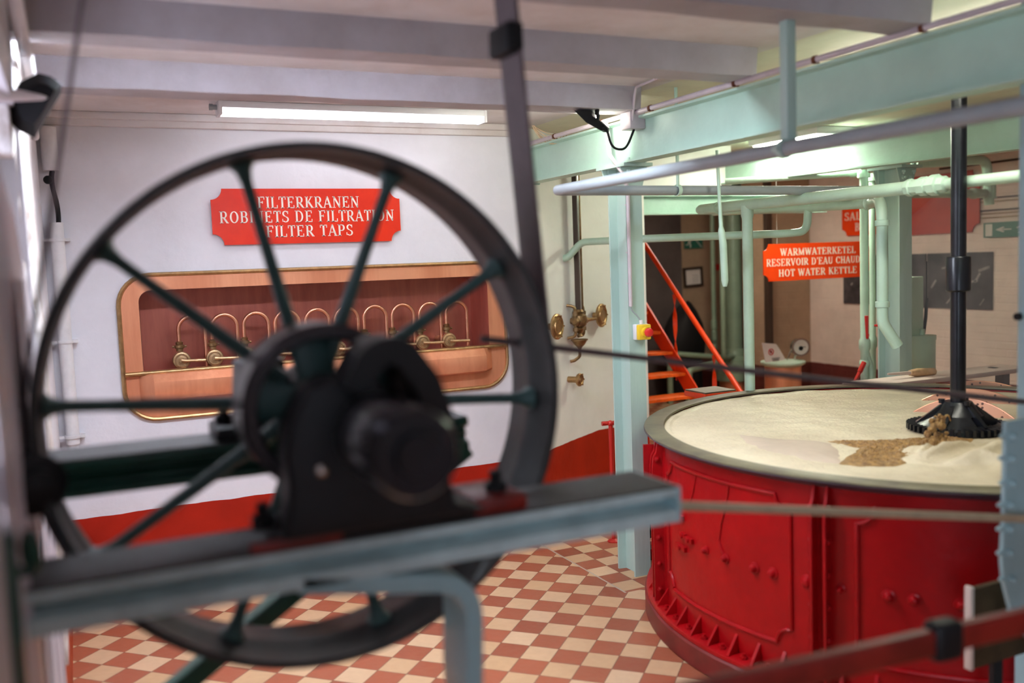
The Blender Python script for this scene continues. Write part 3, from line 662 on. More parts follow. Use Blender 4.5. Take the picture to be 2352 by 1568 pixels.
# ================================================================== PIPES OVER THE TANK
PX = 1.94
gp = top('hanging_pipe', (PX, 2.6, 1.90), 'grey pipe hanging below the big beam and bending right over the tank', 'pipe')
m = MB(); m.tube(fillet([(PX, -2.9, 1.903), (PX, 3.66, 1.903), (3.85, 3.71, 1.905)], 0.035), 0.0225, 16); m.build('tube', 'greypipe', gp)
hp = U(1801, 345, 0, PX)
m = MB(); m.lathe([(0.0228, -0.011), (0.028, -0.011), (0.028, 0.011), (0.0228, 0.011)], (PX, hp.y, 1.903), (0, 1, 0), 18, closed_prof=True); m.hexnut((PX-0.03, hp.y-0.012, 1.903), (0, 1, 0), 0.010, 0.024); m.build('ring_clamp', 'mint_col', gp)
m = MB(); m.box((PX-0.0, hp.y-0.016, 1.928), (PX+0.036, hp.y+0.016, 2.28)); m.bevel(0.003); m.build('hanger_bar', 'mint_col', gp)
hq = U(1557, 430, 1, 3.665)
m = MB(); m.tube([(hq.x, 3.665, 1.92), (hq.x, 3.665, 2.375)], 0.008, 10); m.lathe([(0.0228, -0.009), (0.027, -0.009), (0.027, 0.009), (0.0228, 0.009)], (hq.x, 3.667, 1.903), (1, 0.03, 0), 18, closed_prof=True); m.build('hanger_rod', 'mint', gp)
# large mint pipe
BX, BZ = 3.34, 1.862
tpt = U(1605, 482, 2, BZ)
spp = top('sparge_pipe', (BX, 3.6, BZ-0.03), 'thick mint pipe running over the tank with a union near its right end', 'pipe')
p0, p1, p2 = U(1604, 482, 2, BZ), U(1990, 440, 2, BZ), U(2345, 404, 2, BZ)
ax_ = (p2-p0).normalized(); p3 = p2+ax_*0.8
m = MB(); uq = Uplane(2132, 428, p0, ax_.cross(Z3)); uq = p0+ax_*((uq-p0).dot(ax_)); m.tube([p0, p0+ax_*0.02, p0+ax_*0.03, uq], [0.02, 0.028, 0.030, 0.030], 18); m.tube([uq, p3], 0.0245, 16)
for q in (0.18,): m.lathe([(0.030, -0.006), (0.034, -0.006), (0.034, 0.006), (0.030, 0.006)], p0+ax_*q, ax_, 18, closed_prof=True)
m.build('tube', 'mint', spp)
uc = Uplane(2132, 428, p0, ax_.cross(Z3)); uc = p0+ax_*((uc-p0).dot(ax_))
m = MB(); m.lathe([(0.030, -0.11), (0.038, -0.108), (0.040, -0.085), (0.034, -0.08), (0.034, -0.045), (0.042, -0.04), (0.042, -0.005), (0.035, 0.0), (0.035, 0.012), (0.046, 0.016), (0.046, 0.055), (0.036, 0.06), (0.035, 0.09), (0.0245, 0.10)], uc, ax_, 8); m.build('union', 'mint', spp)
dp = Uplane(1716, 476, p0, ax_.cross(Z3)); dp = p0+ax_*((dp-p0).dot(ax_))
m = MB(); m.tube([dp-Vector((0, 0, 0.005)), (dp.x, dp.y, BZ-0.06), (dp.x, dp.y, BZ-0.075), (dp.x, dp.y, 0.0)], [0.034, 0.034, 0.029, 0.029], 16); m.build('drop_pipe', 'mint', spp)
# swinging spout rod in front of the thick pipe
a, b = U(1652, 448, 1, 3.60), U(1656, 520, 1, 3.60)
m = MB(); m.tube([U(1647, 345, 1, 3.60), a, b, b+Vector((0.002, 0, -0.02)), U(1661, 560, 1, 3.6), U(1665, 645, 1, 3.60), U(1665, 658, 1, 3.60)], [0.008, 0.008, 0.009, 0.0155, 0.0175, 0.0165, 0.010], 12)
m.build('hanging_rod', 'mint', label='thin mint rod hanging over the tank, thicker at its lower end', cat='rod')
# second mint pipe joined by a bend to the low pipe that comes from the wall
QX, QZ = 3.80, 1.83
j = U(1856, 476, 0, QX)
e = U(2000, 466, 0, QX)
tt = U(1640, 486, 0, QX)
pb = top('mint_pipe', (QX, 4.6, 1.6), 'mint pipe from the cream wall looping up and back beside the column', 'pipe')
m = MB(); m.tube([tt, j, e], 0.027, 16); m.build('upper_run', 'mint', pb)
m = MB(); m.lathe([(0.0272, -0.03), (0.035, -0.028), (0.036, -0.02), (0.031, -0.015), (0.031, 0.02), (0.028, 0.025)], e, (e-j), 18); m.build('socket', 'mint', pb)
cx_ = U(2026, 492, 1, e.y-0.25); dn = U(2030, 740, 1, cx_.y)
m = MB(); eb = Vector((e.x, e.y, e.z)); el = Vector((cx_.x, cx_.y, e.z-0.0))
m.tube(fillet([eb, el, (el.x, el.y, dn.z), (el.x+0.07, el.y-0.03, dn.z-0.12)], [0, 0.12, 0.10, 0]), 0.028, 16)
for z in (U(2026, 512, 1, el.y).z, dn.z+0.09): m.lathe([(0.0285, -0.015), (0.034, -0.013), (0.034, 0.013), (0.0285, 0.015)], (el.x, el.y, z), (0, 0, 1), 18, closed_prof=True)
m.build('down_run', 'mint', pb)
sp0 = UW(1296, 598, 0.0); c0 = UW(1335, 556, 0.10); c1_ = U(1480, 548, 1, 4.55); c2_ = U(1812, 536, 1, j.y+0.02)
m = MB(); m.tube(fillet([sp0-WN*0.05, sp0+WN*0.03+Vector((0, 0, 0.02)), c0, c1_, c2_, (j.x, j.y+0.01, c2_.z+0.01), j], [0, 0.04, 0.07, 0.3, 0.3, 0.13, 0], 9), 0.0225, 16); m.build('lower_run', 'mint', pb)
# pair of uprights with a valve
ug = [(1984, 390, 775, 0.027), (2003, 398, 770, 0.021)]
for i, (px, y0_, y1_, rr) in enumerate(ug):
    yy = 4.55+0.12*i; a, b = U(px, y0_, 1, yy), U(px+4, y1_, 1, yy); b = Vector((a.x, a.y, b.z))
    t = top('valve_pipe', (a.x, a.y, 0), ('left', 'right')[i]+' one of two upright mint pipes with red levers behind the tank', 'pipe')
    m = MB(); m.tube([a, b, b-Vector((0, 0, 0.02)), b-Vector((0, 0, 0.07)), b-Vector((0, 0, 0.09)), (b.x, b.y, 0)], [rr, rr, rr*1.35, rr*1.35, rr, rr], 14)
    if i == 0: m.sphere(b-Vector((0, 0, 0.17)), 0.035, (1, 1, 1.1)); m.tube(fillet([b-Vector((0, 0, 0.1)), b+Vector((0.05, 0, -0.22)), b+Vector((0.05, 0, -0.4))], 0.05), rr*1.1, 12)
    m.build('tube', 'mint', t)
    la = b+Vector((0.0, -0.03, 0.02)) if i == 0 else b+Vector((-0.01, -0.03, 0.07))
    m = MB(); lv = (Vector((-0.06, -0.05, -0.02)), Vector((-0.065, -0.05, 0.13))) if i == 0 else (Vector((0.0, -0.05, 0.0)), Vector((0.0, -0.05, 0.12)))
    m.tube(fillet([la, la+lv[0], la+lv[1]], 0.02), [0.008]*9+[0.012], 10); m.build('lever', 'redplastic', t)
    m = MB(); m.tube([a-Vector((0, 0, 0.05)), a-Vector((0, 0, 0.02))], rr*1.5, 14); m.build('collar', 'mint', t)
# lever leaning on the tank beyond the pipes
a, b = U(1985, 832, 1, 4.42), U(1964, 876, 1, 4.42)
m = MB(); m.tube([a, (a+b)/2], 0.016, 10); m.tube([(a+b)/2, b+(b-a)*(b.z/(a.z-b.z))], 0.012, 10); m.build('lever_handle', 'redpipe', label='short red lever leaning behind the tank rim', cat='lever')
# run under the back beam
a, b = U(1800, 408, 1, 5.0), U(1978, 396, 1, 4.6)
m = MB(); m.tube([a-(b-a)*0.8, b], 0.022, 14); m.lathe([(0.022, -0.02), (0.028, -0.02), (0.028, 0.02), (0.022, 0.02)], b-(b-a)*0.1, b-a, 14, closed_prof=True)
m.build('mint_pipe', 'mint', label='mint pipe tucked under the paler steel beam', cat='pipe')
# upper right pipe with elbow and unions
YR = 4.75
P_ = lambda px, py: U(px, py, 1, YR)
ur = top('elbow_pipe', P_(2275, 470), 'mint pipe bending down at the upper right beside the dull red sign', 'pipe')
m = MB(); m.tube(fillet([P_(2100, 375), P_(2266, 366), P_(2272, 470)], 0.085, 9), 0.035, 16); m.build('tube', 'mint', ur)
m = MB(); c = P_(2274, 432); m.tube([c+Vector((0, 0, 0.04)), c-Vector((0, 0, 0.075))], 0.040, 16); m.lathe([(0.040, -0.006), (0.046, -0.006), (0.046, 0.006), (0.040, 0.006)], c+Vector((0, 0, 0.04)), Z3, 16, closed_prof=True); m.lathe([(0.040, -0.006), (0.046, -0.006), (0.046, 0.006), (0.040, 0.006)], c-Vector((0, 0, 0.07)), Z3, 16, closed_prof=True)
m.hexnut(c-Vector((0, 0, 0.10)), (0, 0, 1), 0.028, 0.03); m.build('tee', 'mint', ur)
m = MB(); q = P_(2085, 445); e2 = P_(2262, 444); dd = (e2-q); L_ = dd.length
m.lathe([(0.0, 0), (0.030, 0), (0.030, L_*0.6), (0.034, L_*0.61), (0.042, L_*0.65), (0.042, L_*0.72), (0.030, L_*0.74), (0.030, L_*0.80), (0.04, L_*0.82), (0.04, L_*0.88), (0.034, L_*0.9), (0.034, L_)], q, dd, 8); m.build('side_branch', 'mint', ur)
# ================================================================== BELT WHEEL AND ITS BEARINGS
AXX, AXZ = 0.430, 1.328
Y0, Y1 = 1.80, 2.01; YM = 1.905; RO = 0.520
wh = top('belt_wheel', (AXX, YM, AXZ), 'large dark ten-spoked belt wheel in the foreground', 'wheel')
m = MB(); m.lathe([(RO-0.004, -0.105), (RO-0.001, -0.07), (RO, 0), (RO-0.001, 0.07), (RO-0.004, 0.105), (RO-0.018, 0.105), (RO-0.018, 0.03), (RO-0.026, 0.012), (RO-0.026, -0.012), (RO-0.018, -0.03), (RO-0.018, -0.105)], (AXX, YM, AXZ), (0, 1, 0), 128, closed_prof=True)
m.build('rim', 'wheelrim', wh, label='worn grey rim')
for k in range(10):
    a = math.radians(36*k-4.5); d = Vector((math.cos(a), 0, math.sin(a))); s = Vector((-math.sin(a), 0, math.cos(a)))
    m = MB(); r = []
    for t, wd, th in ((0.06, 0.022, 0.030), (0.09, 0.017, 0.024), (0.20, 0.0145, 0.019), (0.40, 0.0115, 0.016), (0.46, 0.012, 0.017), (0.482, 0.017, 0.024), (0.496, 0.030, 0.034)):
        c = Vector((AXX, YM, AXZ))+d*t; r.append([c+s*wd*math.cos(q)+Y3*th*math.sin(q) for q in (2*PI*i/12 for i in range(12))])
    m.loft(r); m.build('spoke', 'spoke', wh, label='dark teal spoke')
m = MB(); m.lathe([(0.036, -0.10), (0.066, -0.10), (0.072, -0.09), (0.078, -0.04), (0.080, 0), (0.078, 0.04), (0.072, 0.09), (0.066, 0.10), (0.036, 0.10)], (AXX, YM, AXZ), (0, 1, 0), 36); m.build('hub', 'iron', wh)
m = MB(); m.cyl((AXX, 1.26, AXZ), (AXX, 2.36, AXZ), 0.036, seg=24); m.lathe([(0.036, 0), (0.062, 0), (0.068, 0.01), (0.068, 0.20), (0.060, 0.22), (0.036, 0.22)], (AXX, 1.26, AXZ), (0, 1, 0), 32); m.lathe([(0, 0), (0.034, 0), (0.036, 0.006), (0.036, 0.03)], (AXX, 1.245, AXZ), (0, 1, 0), 24)
m.build('axle', 'blackiron', wh, label='black axle with collars')
# small pulley on the same axle
sp = top('small_pulley', (AXX, 1.68, AXZ-0.14), 'small dark pulley in front of the big wheel hub', 'pulley')
pc = Vector((0.404, 1.72, 1.347))
m = MB(); m.lathe([(0.148, -0.065), (0.155, -0.055), (0.152, 0.0), (0.155, 0.055), (0.148, 0.065), (0.128, 0.065), (0.126, 0.03), (0.130, 0.0), (0.126, -0.05), (0.132, -0.065)], pc, (0, 1, 0), 72, closed_prof=True); m.build('rim', 'pulleyrim', sp, label='dark worn rim')
for k in range(5):
    a = math.radians(72*k+98); d = Vector((math.cos(a), 0, math.sin(a))); s = Vector((-math.sin(a), 0, math.cos(a)))
    m = MB(); m.loft([[pc+d*t+s*wd*math.cos(q)+Y3*(0.005+0.01*math.sin(q)) for q in (2*PI*i/12 for i in range(12))] for t, wd in ((0.04, 0.034), (0.085, 0.034), (0.118, 0.044), (0.130, 0.052))]); m.build('spoke', 'spoke', sp)
m = MB(); m.lathe([(0.037, -0.05), (0.058, -0.05), (0.062, -0.03), (0.062, 0.04), (0.037, 0.05)], Vector((AXX, 1.72, AXZ)), (0, 1, 0), 30); m.build('hub', 'iron', sp)
# leather belt
th0 = None
cw = Vector((AXX, 0, AXZ)); R_ = RO+0.004
def tang(px, pz, side):
    d = Vector((AXX-px, 0, AXZ-pz)); L = d.length; base = math.atan2(d.z, d.x); off = math.asin(R_/L)
    dirv = base-off if side > 0 else base+off
    t = math.sqrt(L*L-R_*R_); return Vector((px+math.cos(dirv)*t, 0, pz+math.sin(dirv)*t))
tl_, tr_ = (0.118, ZC+0.02), (0.878, ZC+0.02)
L1 = tang(*tl_, 1); R1 = tang(*tr_, -1)
cand = [tang(*tl_, 1), tang(*tl_, -1)]; L1 = min(cand, key=lambda p: p.x)
cand = [tang(*tr_, 1), tang(*tr_, -1)]; R1 = max(cand, key=lambda p: p.x)
al, ar = math.atan2(L1.z-AXZ, L1.x-AXX), math.atan2(R1.z-AXZ, R1.x-AXX)
if al < 0: al += 2*PI
path = [Vector((tl_[0], 0, tl_[1])), (Vector((tl_[0], 0, tl_[1]))+L1)/2]
path += [Vector((AXX+R_*math.cos(a), 0, AXZ+R_*math.sin(a))) for a in [al+(2*PI+ar-al)*k/60 for k in range(61)]]
path += [(Vector((tr_[0], 0, tr_[1]))+R1)/2, Vector((tr_[0], 0, tr_[1]))]
r = []
for i, p in enumerate(path):
    d = (path[min(i+1, len(path)-1)]-path[max(i-1, 0)]).normalized(); nrm = Vector((d.z, 0, -d.x))
    wob = noise.noise(Vector((0, 3, p.z*4)))*0.004
    y0, y1 = 1.845+wob, 1.948+wob
    r.append([Vector((p.x, y0, p.z)), Vector((p.x, y1, p.z)), Vector((p.x, y1, p.z))+nrm*0.007, Vector((p.x, y0, p.z))+nrm*0.007])
bl = MB().loft(r).build('drive_belt', 'belt', label='flat brown leather belt running from the big wheel up to the ceiling', cat='belt')
q = U(1165, 84, 1, 1.86)
m = MB(); m.box((q.x-0.006, 1.845, q.z-0.032), (q.x+0.034, 1.95, q.z+0.032)); m.bevel(0.008); m.build('belt_fastener', 'black', bl, label='black clamp joining the belt ends')
# near bearing beam: worn teal channel
NB = top('bearing_beam', (0.5, 1.68, 1.045), 'worn blue teal iron beam across the foreground under the wheel', 'beam')
z0, z1 = 1.043, 1.119
m = MB(); pr = [(1.60, z0), (1.775, z0), (1.775, z1-0.003), (1.60, z1-0.003), (1.60, z1-0.020), (1.655, z1-0.026), (1.655, z0+0.034), (1.60, z0+0.026)]
m.prism([(-0.12, y, z) for y, z in pr], (1.235, 0, 0)); m.bevel(0.003); m.build('channel', 'beamteal', NB)
m = MB(); m.box((-0.12, 1.602, z1-0.003), (1.113, 1.775, z1+0.001)); m.build('greasy_top', 'beamtop', NB, label='greasy dark upper face')
m = MB(); m.box((1.113, 1.600, z0), (1.122, 1.776, z1)); m.bevel(0.002); m.build('end_plate', 'blueteal', NB)
m = MB(); m.hexnut((1.122, 1.64, z1-0.016), (1, 0, 0), 0.012, 0.010); m.build('bolt', 'iron', NB)
# bent leg under it
def strip(path, w0, t, y0, y1, mb):
    r = []
    for i, p in enumerate(path):
        d = (path[min(i+1, len(path)-1)]-path[max(i-1, 0)]).normalized(); nn = Vector((d.z, 0, -d.x))
        r.append([Vector((p.x, y0, p.z))-nn*t/2, Vector((p.x, y0, p.z))+nn*t/2, Vector((p.x, y1, p.z))+nn*t/2, Vector((p.x, y1, p.z))-nn*t/2])
    return mb.loft(r)
g = lambda px, py: U(px, py, 1, 1.60)
lg = fillet([g(690, 1356)+Vector((0, 0, 0.008)), g(1092, 1334)-Vector((0, 0, 0.006)), g(1092, 1568), Vector((0.68, 1.6, 0.0))], [0, 0.085, 0.2, 0], 10)
m = strip(lg, 0, 0.036, 1.60, 1.73, MB()); m.bevel(0.006); m.build('bracket_leg', 'blueteal', label='bent blue teal bracket leg under the foreground beam', cat='bracket')
# bearing block on the near beam
pb_ = top('bearing_block', (AXX+0.03, 1.66, z1), 'black iron bearing block carrying the axle on the foreground beam', 'bearing')
g = lambda px, py: U(px, py, 1, 1.615)
zb = z1+0.001
m = MB(); m.box((0.285, 1.605, zb), (0.66, 1.765, zb+0.028)); m.bevel(0.008); m.build('base', 'iron', pb_)
m = MB()
m.box((0.24, 1.596, zb), (0.40, 1.604, zb+0.02)); m.bevel(0.003); m.build('packing', 'redbar', pb_, label='dark red packing piece')
m = MB(); m.box((0.66, 1.606, zb), (0.77, 1.76, zb+0.032)); m.bevel(0.008); m.build('packing', 'redbar', pb_, label='dark red packing piece')
g = lambda px, py: U(px, py, 1, 1.54)
sil = [g(x, y) for x, y in ((668, 1170), (668, 1120), (655, 1050), (672, 965), (705, 895), (755, 868), (815, 868), (850, 862), (890, 880), (903, 925), (940, 930), (965, 940), (1010, 985), (1030, 1040), (1040, 1110), (1052, 1160))]
sil = [Vector((0.285, 1.54, zb+0.028))]+[p for p in sil if p.z > zb+0.03]+[Vector((0.665, 1.54, zb+0.028))]
m = MB(); m.prism(sil, (0, 0.09, 0)); m.bevel(0.012, 3); m.build('pedestal', 'iron', pb_)
g = lambda px, py: U(px, py, 1, 1.50)
arc = fillet([g(818, 900), g(862, 812), g(925, 800), g(985, 880), g(1022, 985), g(1030, 1075)], 0.05, 6)
m = MB(); strip(arc, 0, 0.046, 1.50, 1.60, m); m.build('cap', 'iron', pb_)
for x in (0.47, 0.725, 0.275):
    zz = zb+0.30 if x == 0.47 else zb+0.028
    m = MB(); m.hexnut((x, 1.66 if x != 0.47 else 1.55, zz), Z3, 0.022, 0.022); m.cyl((x, 1.66 if x != 0.47 else 1.55, zz), (x, 1.66 if x != 0.47 else 1.55, zz+0.045), 0.012); m.build('nut', 'black', pb_)
m = MB(); q = U(738, 1080, 1, 1.535); m.sphere(q, 0.012); m.build('oil_plug', 'chrome', pb_, label='bright oil plug')
# far bearing beam, dark green
FB = top('rear_bearing_beam', (0.4, 2.17, 1.155), 'dark green iron beam behind the wheel', 'beam')
m = MB(); pr = [(2.09, 1.150), (2.25, 1.150), (2.25, 1.226), (2.09, 1.226), (2.09, 1.208), (2.112, 1.200), (2.112, 1.192), (2.10, 1.188), (2.112, 1.182), (2.112, 1.172), (2.09, 1.166)]
m.prism([(-0.12, y, z) for y, z in pr], (0.968, 0, 0)); m.bevel(0.002); m.build('channel', 'darkgreen', FB)
m = MB(); m.box((-0.12, 2.092, 1.226), (0.846, 2.25, 1.230)); m.build('greasy_top', 'beamtop', FB, label='dusty grey upper face')
rb = top('bearing_block', (0.4, 2.17, 1.23), 'black bearing feet on the dark green beam left of the hub', 'bearing')
m = MB(); m.box((0.26, 2.10, 1.230), (0.50, 2.24, 1.262)); m.prism([(0.31, 2.12, 1.262), (0.43, 2.12, 1.262), (0.42, 2.12, 1.40), (0.32, 2.12, 1.40)], (0, 0.10, 0)); m.bevel(0.006); m.build('pedestal', 'iron', rb)
m = MB(); m.hexnut((0.285, 2.16, 1.262), Z3, 0.022, 0.02); m.cyl((0.285, 2.16, 1.262), (0.285, 2.16, 1.30), 0.011); m.build('nut', 'black', rb)
# leg of the far beam
a, b = U(616, 1405, 1, 2.12), U(425, 1565, 1, 2.12); d = (b-a).normalized(); b = a+d*((-0.104-a.x)/d.x); a = a+d*((1.15-a.z)/d.z)
m = MB(); m.bar(a, b, 0.045, 0.05, up=Y3); m.bevel(0.005); m.build('support_brace', 'darkgreen', label='dark slanting brace below the dark green beam at the bottom left', cat='brace')
# rods to the right
pst = U(2400, 1193, 1, 1.60)
m = MB(); m.tube([(1.122, 1.655, 1.066), pst, pst+(pst-Vector((1.122, 1.655, 1.066)))*1.2], 0.0105, 12); m.build('barrier_rod', 'rod', label='cream rod running from the foreground beam end to the right edge', cat='rod')
a, b = U(1105, 778, 1, 1.97), U(2420, 928, 1, 1.75)
m = MB(); m.tube([a, a+(b-a)*0.5-Vector((0, 0, 0.004)), b+(b-a)*0.9], 0.0085, 10); m.build('rope', 'rope', label='dark rope stretched from the wheel to the right edge above the tank', cat='rope')

# ================================================================== TANK
TC = Vector((3.345, 2.87, 0)); RT = 1.2; ZR = 0.84
tk = top('mash_tank', (TC.x, TC.y, 0), 'big round red cast iron mash tank on the right', 'tank')
def pol(deg, r, z): a = math.radians(deg); return Vector((TC.x+r*math.cos(a), TC.y+r*math.sin(a), z))
m = MB(); m.lathe([(RT, 0.10), (RT, 0.825), (RT-0.03, 0.825), (RT-0.03, 0.10)], TC, Z3, 160, closed_prof=True); m.build('drum_wall', 'tank', tk)
m = MB(); m.lathe([(1.255, 0), (1.265, 0.005), (1.265, 0.085), (1.258, 0.092), (1.15, 0.092), (1.15, 0)], TC, Z3, 160, closed_prof=True); m.build('plinth', 'tank_base', tk, label='dark red plinth ring')
m = MB(); m.lathe([(1.195, 0.09), (1.255, 0.09), (1.258, 0.096), (1.256, 0.108), (1.24, 0.114), (1.195, 0.116)], TC, Z3, 160); m.build('foot_flange', 'tank', tk)
m = MB(); m.lathe([(1.160, 0.832), (1.163, ZR), (1.247, ZR), (1.25, ZR-0.002), (1.25, 0.833)], TC, Z3, 160, closed_prof=True)
m.build('rim_ring', 'rim', tk, label='weathered bronze rim')
m = MB(); m.lathe([(1.195, 0.80), (1.225, 0.812), (1.246, 0.826), (1.252, 0.829), (1.252, 0.8325), (1.195, 0.832)], TC, Z3, 160, closed_prof=True); m.build('rim_edge', 'rim_edge', tk, label='dark edge under the rim')
# seams, mouldings, bolts, gussets
seams = [157.0+46.8*k for k in range(-1, 3)]
SA = math.radians
for s in seams:
    for o in (-1.1, 1.1):
        a = s+o; m = MB()
        tdir = Vector((-math.sin(SA(a)), math.cos(SA(a)), 0)); rdir = Vector((math.cos(SA(a)), math.sin(SA(a)), 0))
        t = 0.006
        prof = [(RT-0.004, 0.105), (RT+0.045, 0.112), (RT+0.045, 0.70), (RT+0.040, 0.745), (RT+0.028, 0.765), (RT+0.022, 0.80), (RT+0.02, 0.822), (RT-0.004, 0.822)]
        m.prism([TC+rdir*r_+tdir*(-t)+Z3*z for r_, z in prof], tdir*2*t); m.bevel(0.002, 1); m.build('seam_flange', 'tank', tk)
        sg = -1 if o < 0 else 1
        for k in range(6):
            z = 0.165+0.114*k; c = TC+rdir*(RT+0.023)+Z3*z+tdir*sg*t
            m = MB(); m.lathe([(0, 0.010), (0.006, 0.0095), (0.0105, 0.006), (0.012, 0.0)], c, tdir*sg, 12); m.hexnut(c, tdir*sg, 0.0135, 0.004); m.build('rivet', 'tank', tk)
def arcpts(d0, d1, r, z, n=14): return [pol(d0+(d1-d0)*k/n, r, z) for k in range(n+1)]
for s in seams[:-1]:
    d0, d1, za, zbt = s+5.6, s+41.2, 0.215, 0.752
    nr = 0.058; nd = math.degrees(nr/RT); rr = RT+0.002
    P = []
    def notch(dc, zc, a0, a1, n=8):
        return [pol(dc+nd*math.cos(math.radians(a0+(a1-a0)*k/n)), rr, zc+nr*math.sin(math.radians(a0+(a1-a0)*k/n))) for k in range(n+1)]
    P += arcpts(d0+nd, d1-nd, rr, zbt)[:-1] + notch(d1, zbt, 180, 270) + [pol(d1, rr, zbt-nr-(zbt-za-2*nr)*k/6) for k in range(1, 6)] + notch(d1, za, 90, 180) + arcpts(d1-nd, d0+nd, rr, za)[1:-1] + notch(d0, za, 0, 90) + [pol(d0, rr, za+nr+(zbt-za-2*nr)*k/6) for k in range(1, 6)] + notch(d0, zbt, 270, 360)
    P.append(P[0]); P.append(P[1])
    m = MB(); m.tube(P, 0.0085, 8, cap=False); m.build('panel_moulding', 'tank', tk)
for dg, rad in ((178.5, .013), (184.1, .014), (190.9, .016), (194.7, .016), (201.2, .019), (206.8, .012), (214.1, .017), (217.8, .016), (224.4, .016)):
    rd = Vector((math.cos(SA(dg)), math.sin(SA(dg)), 0)); c = pol(dg, RT, 0.46)
    m = MB(); m.lathe([(0, 0.024), (rad*.55, 0.022), (rad*.85, 0.014), (rad, 0.006), (rad*1.35, 0.004), (rad*1.4, 0)], c, rd, 14); m.build('bolt_head', 'tank', tk)
for dg, z, ln in ((169.0, .545, .05), (170.5, .475, .03), (173.0, .47, .035), (169.5, .42, .055), (161.8, .545, .02)):
    rd = Vector((math.cos(SA(dg)), math.sin(SA(dg)), 0)); td = Vector((-rd.y, rd.x, 0)); c = pol(dg, RT, z)
    m = MB(); m.lathe([(0, 0.022), (0.010, 0.020), (0.012, 0.0)], c, rd, 10); m.obox(c+rd*0.006, td, rd, Z3, ln*1.6, 0.012, 0.02); m.build('lug', 'tank', tk)
gs = [s_ for k in range(34) for s_ in [150.5+5.15*k]]
for i, dg in enumerate(gs):
    if dg > 250: break
    if any(abs(dg-s) < 2.0 for s in seams): continue
    rd = Vector((math.cos(SA(dg)), math.sin(SA(dg)), 0)); td = Vector((-rd.y, rd.x, 0)); c = pol(dg, RT, 0)
    m = MB(); m.prism([c+Z3*0.112-td*0.006, c+rd*0.05+Z3*0.112-td*0.006, c+rd*0.046+Z3*0.121-td*0.006, c+Z3*0.185-td*0.006], td*0.012); m.build('gusset', 'tank', tk)
    c2b = pol(dg+2.57, RT+0.024, 0.112)
    if any(abs(dg+2.57-s) < 1.6 for s in seams): continue
    m = MB(); m.hexnut(c2b, Z3, 0.015, 0.012); m.cyl(c2b, c2b+Z3*0.022, 0.008, seg=8); m.build('foot_nut', 'tank', tk)
# raised weld line and blisters on the left panel
m = MB(); P = [U(1672, 1110, 0, 2.2)]
def ucyl(px, py, R=RT):
    d = CR*((px-1176)/F) - CU*((py-784)/F) + CF; o = CAMP-TC
    a = d.x**2+d.y**2; b = 2*(o.x*d.x+o.y*d.y); c = o.x**2+o.y**2-R*R
    t = (-b-math.sqrt(b*b-4*a*c))/(2*a); return CAMP+d*t
m = MB(); m.tube([ucyl(x, y, RT+0.001) for x, y in ((1674, 1105), (1672, 1130), (1667, 1160), (1657, 1200), (1652, 1240), (1656, 1258), (1664, 1274))], [.004, .005, .004, .005, .004, .006, .005], 8); m.tube([ucyl(x, y, RT+0.001) for x, y in ((1599, 1090), (1592, 1130), (1583, 1165))], .0035, 8); m.build('weld_bead', 'tank', tk)
# valve bracket on the hidden left of the tank
m = MB(); c = pol(153.5, RT+0.03, 0.70); m.obox(c, Vector((0, 0, 1)), pol(153.5, 1, 0)-TC, Vector((-0.45, -0.9, 0)), 0.16, 0.07, 0.02); m.build('side_lug', 'tank', tk)

# ------------------------------------------------------------------ mash
def heights(x, y):
    p = Vector((x*3, y*3, 0.4)); h = noise.noise(p)*0.006+noise.noise(p*3)*0.003+noise.noise(Vector((x*9+y*4, y*22, 1)))*0.0025
    return h
def foam_ridge(x, y):
    # thick folds of foam close to the near right edge
    q = U(2255, 1052, 2, 0.82); dx, dy = (x-q.x), (y-q.y)
    u_, v_ = dx*0.75-dy*0.66, dx*0.66+dy*0.75
    return max(0, 1-(u_/0.34)**2-(v_/0.17)**2)
ZF = 0.818
GR_C = U(2060, 1040, 2, ZF)
m = MB(); bm = m.bm; NR, NA = 150, 520; rows = []
cen = bm.verts.new(Vector((TC.x, TC.y, ZF)))
for i in range(1, NR+1):
    rr = 1.165*(i/NR)**0.9; row = []
    for k in range(NA):
        a = 2*PI*k/NA; x, y = TC.x+rr*math.cos(a), TC.y+rr*math.sin(a)
        fr = foam_ridge(x, y); fo = abs(noise.noise(Vector((x*5+0.6*noise.noise(Vector((x*4, y*4, 3))), y*11, 2.2))))
        z = ZF+heights(x, y)*(1 if i < NR-4 else 0.4)+fr*(0.008+0.060*(1-fo)**4)+0.004*max(0, noise.noise(Vector((x*4, y*7, 5))))*abs(noise.noise(Vector((x*16, y*34, 6))))*2
        if i > NR-5: z += 0.008*max(0, math.sin(a*1.0-0.6))*(1+noise.noise(Vector((a*8, 1, 1))))
        row.append(bm.verts.new(Vector((x, y, z))))
    rows.append(row)
for k in range(NA):
    j = (k+1) % NA; m.face([cen, rows[0][k], rows[0][j]])
    for A, B in zip(rows, rows[1:]): m.face([A[k], B[k], B[j], A[j]])
foam_m = mat('mash_foam', (0.67, 0.58, 0.41), 0.42, col2=(0.55, 0.46, 0.32), scale=4.0, bump=0.45, bscale=60)
foam = m.build('mash_foam', foam_m, label='cream foam covering the mash in the red tank', cat='foam', kind='stuff', sharp=3)
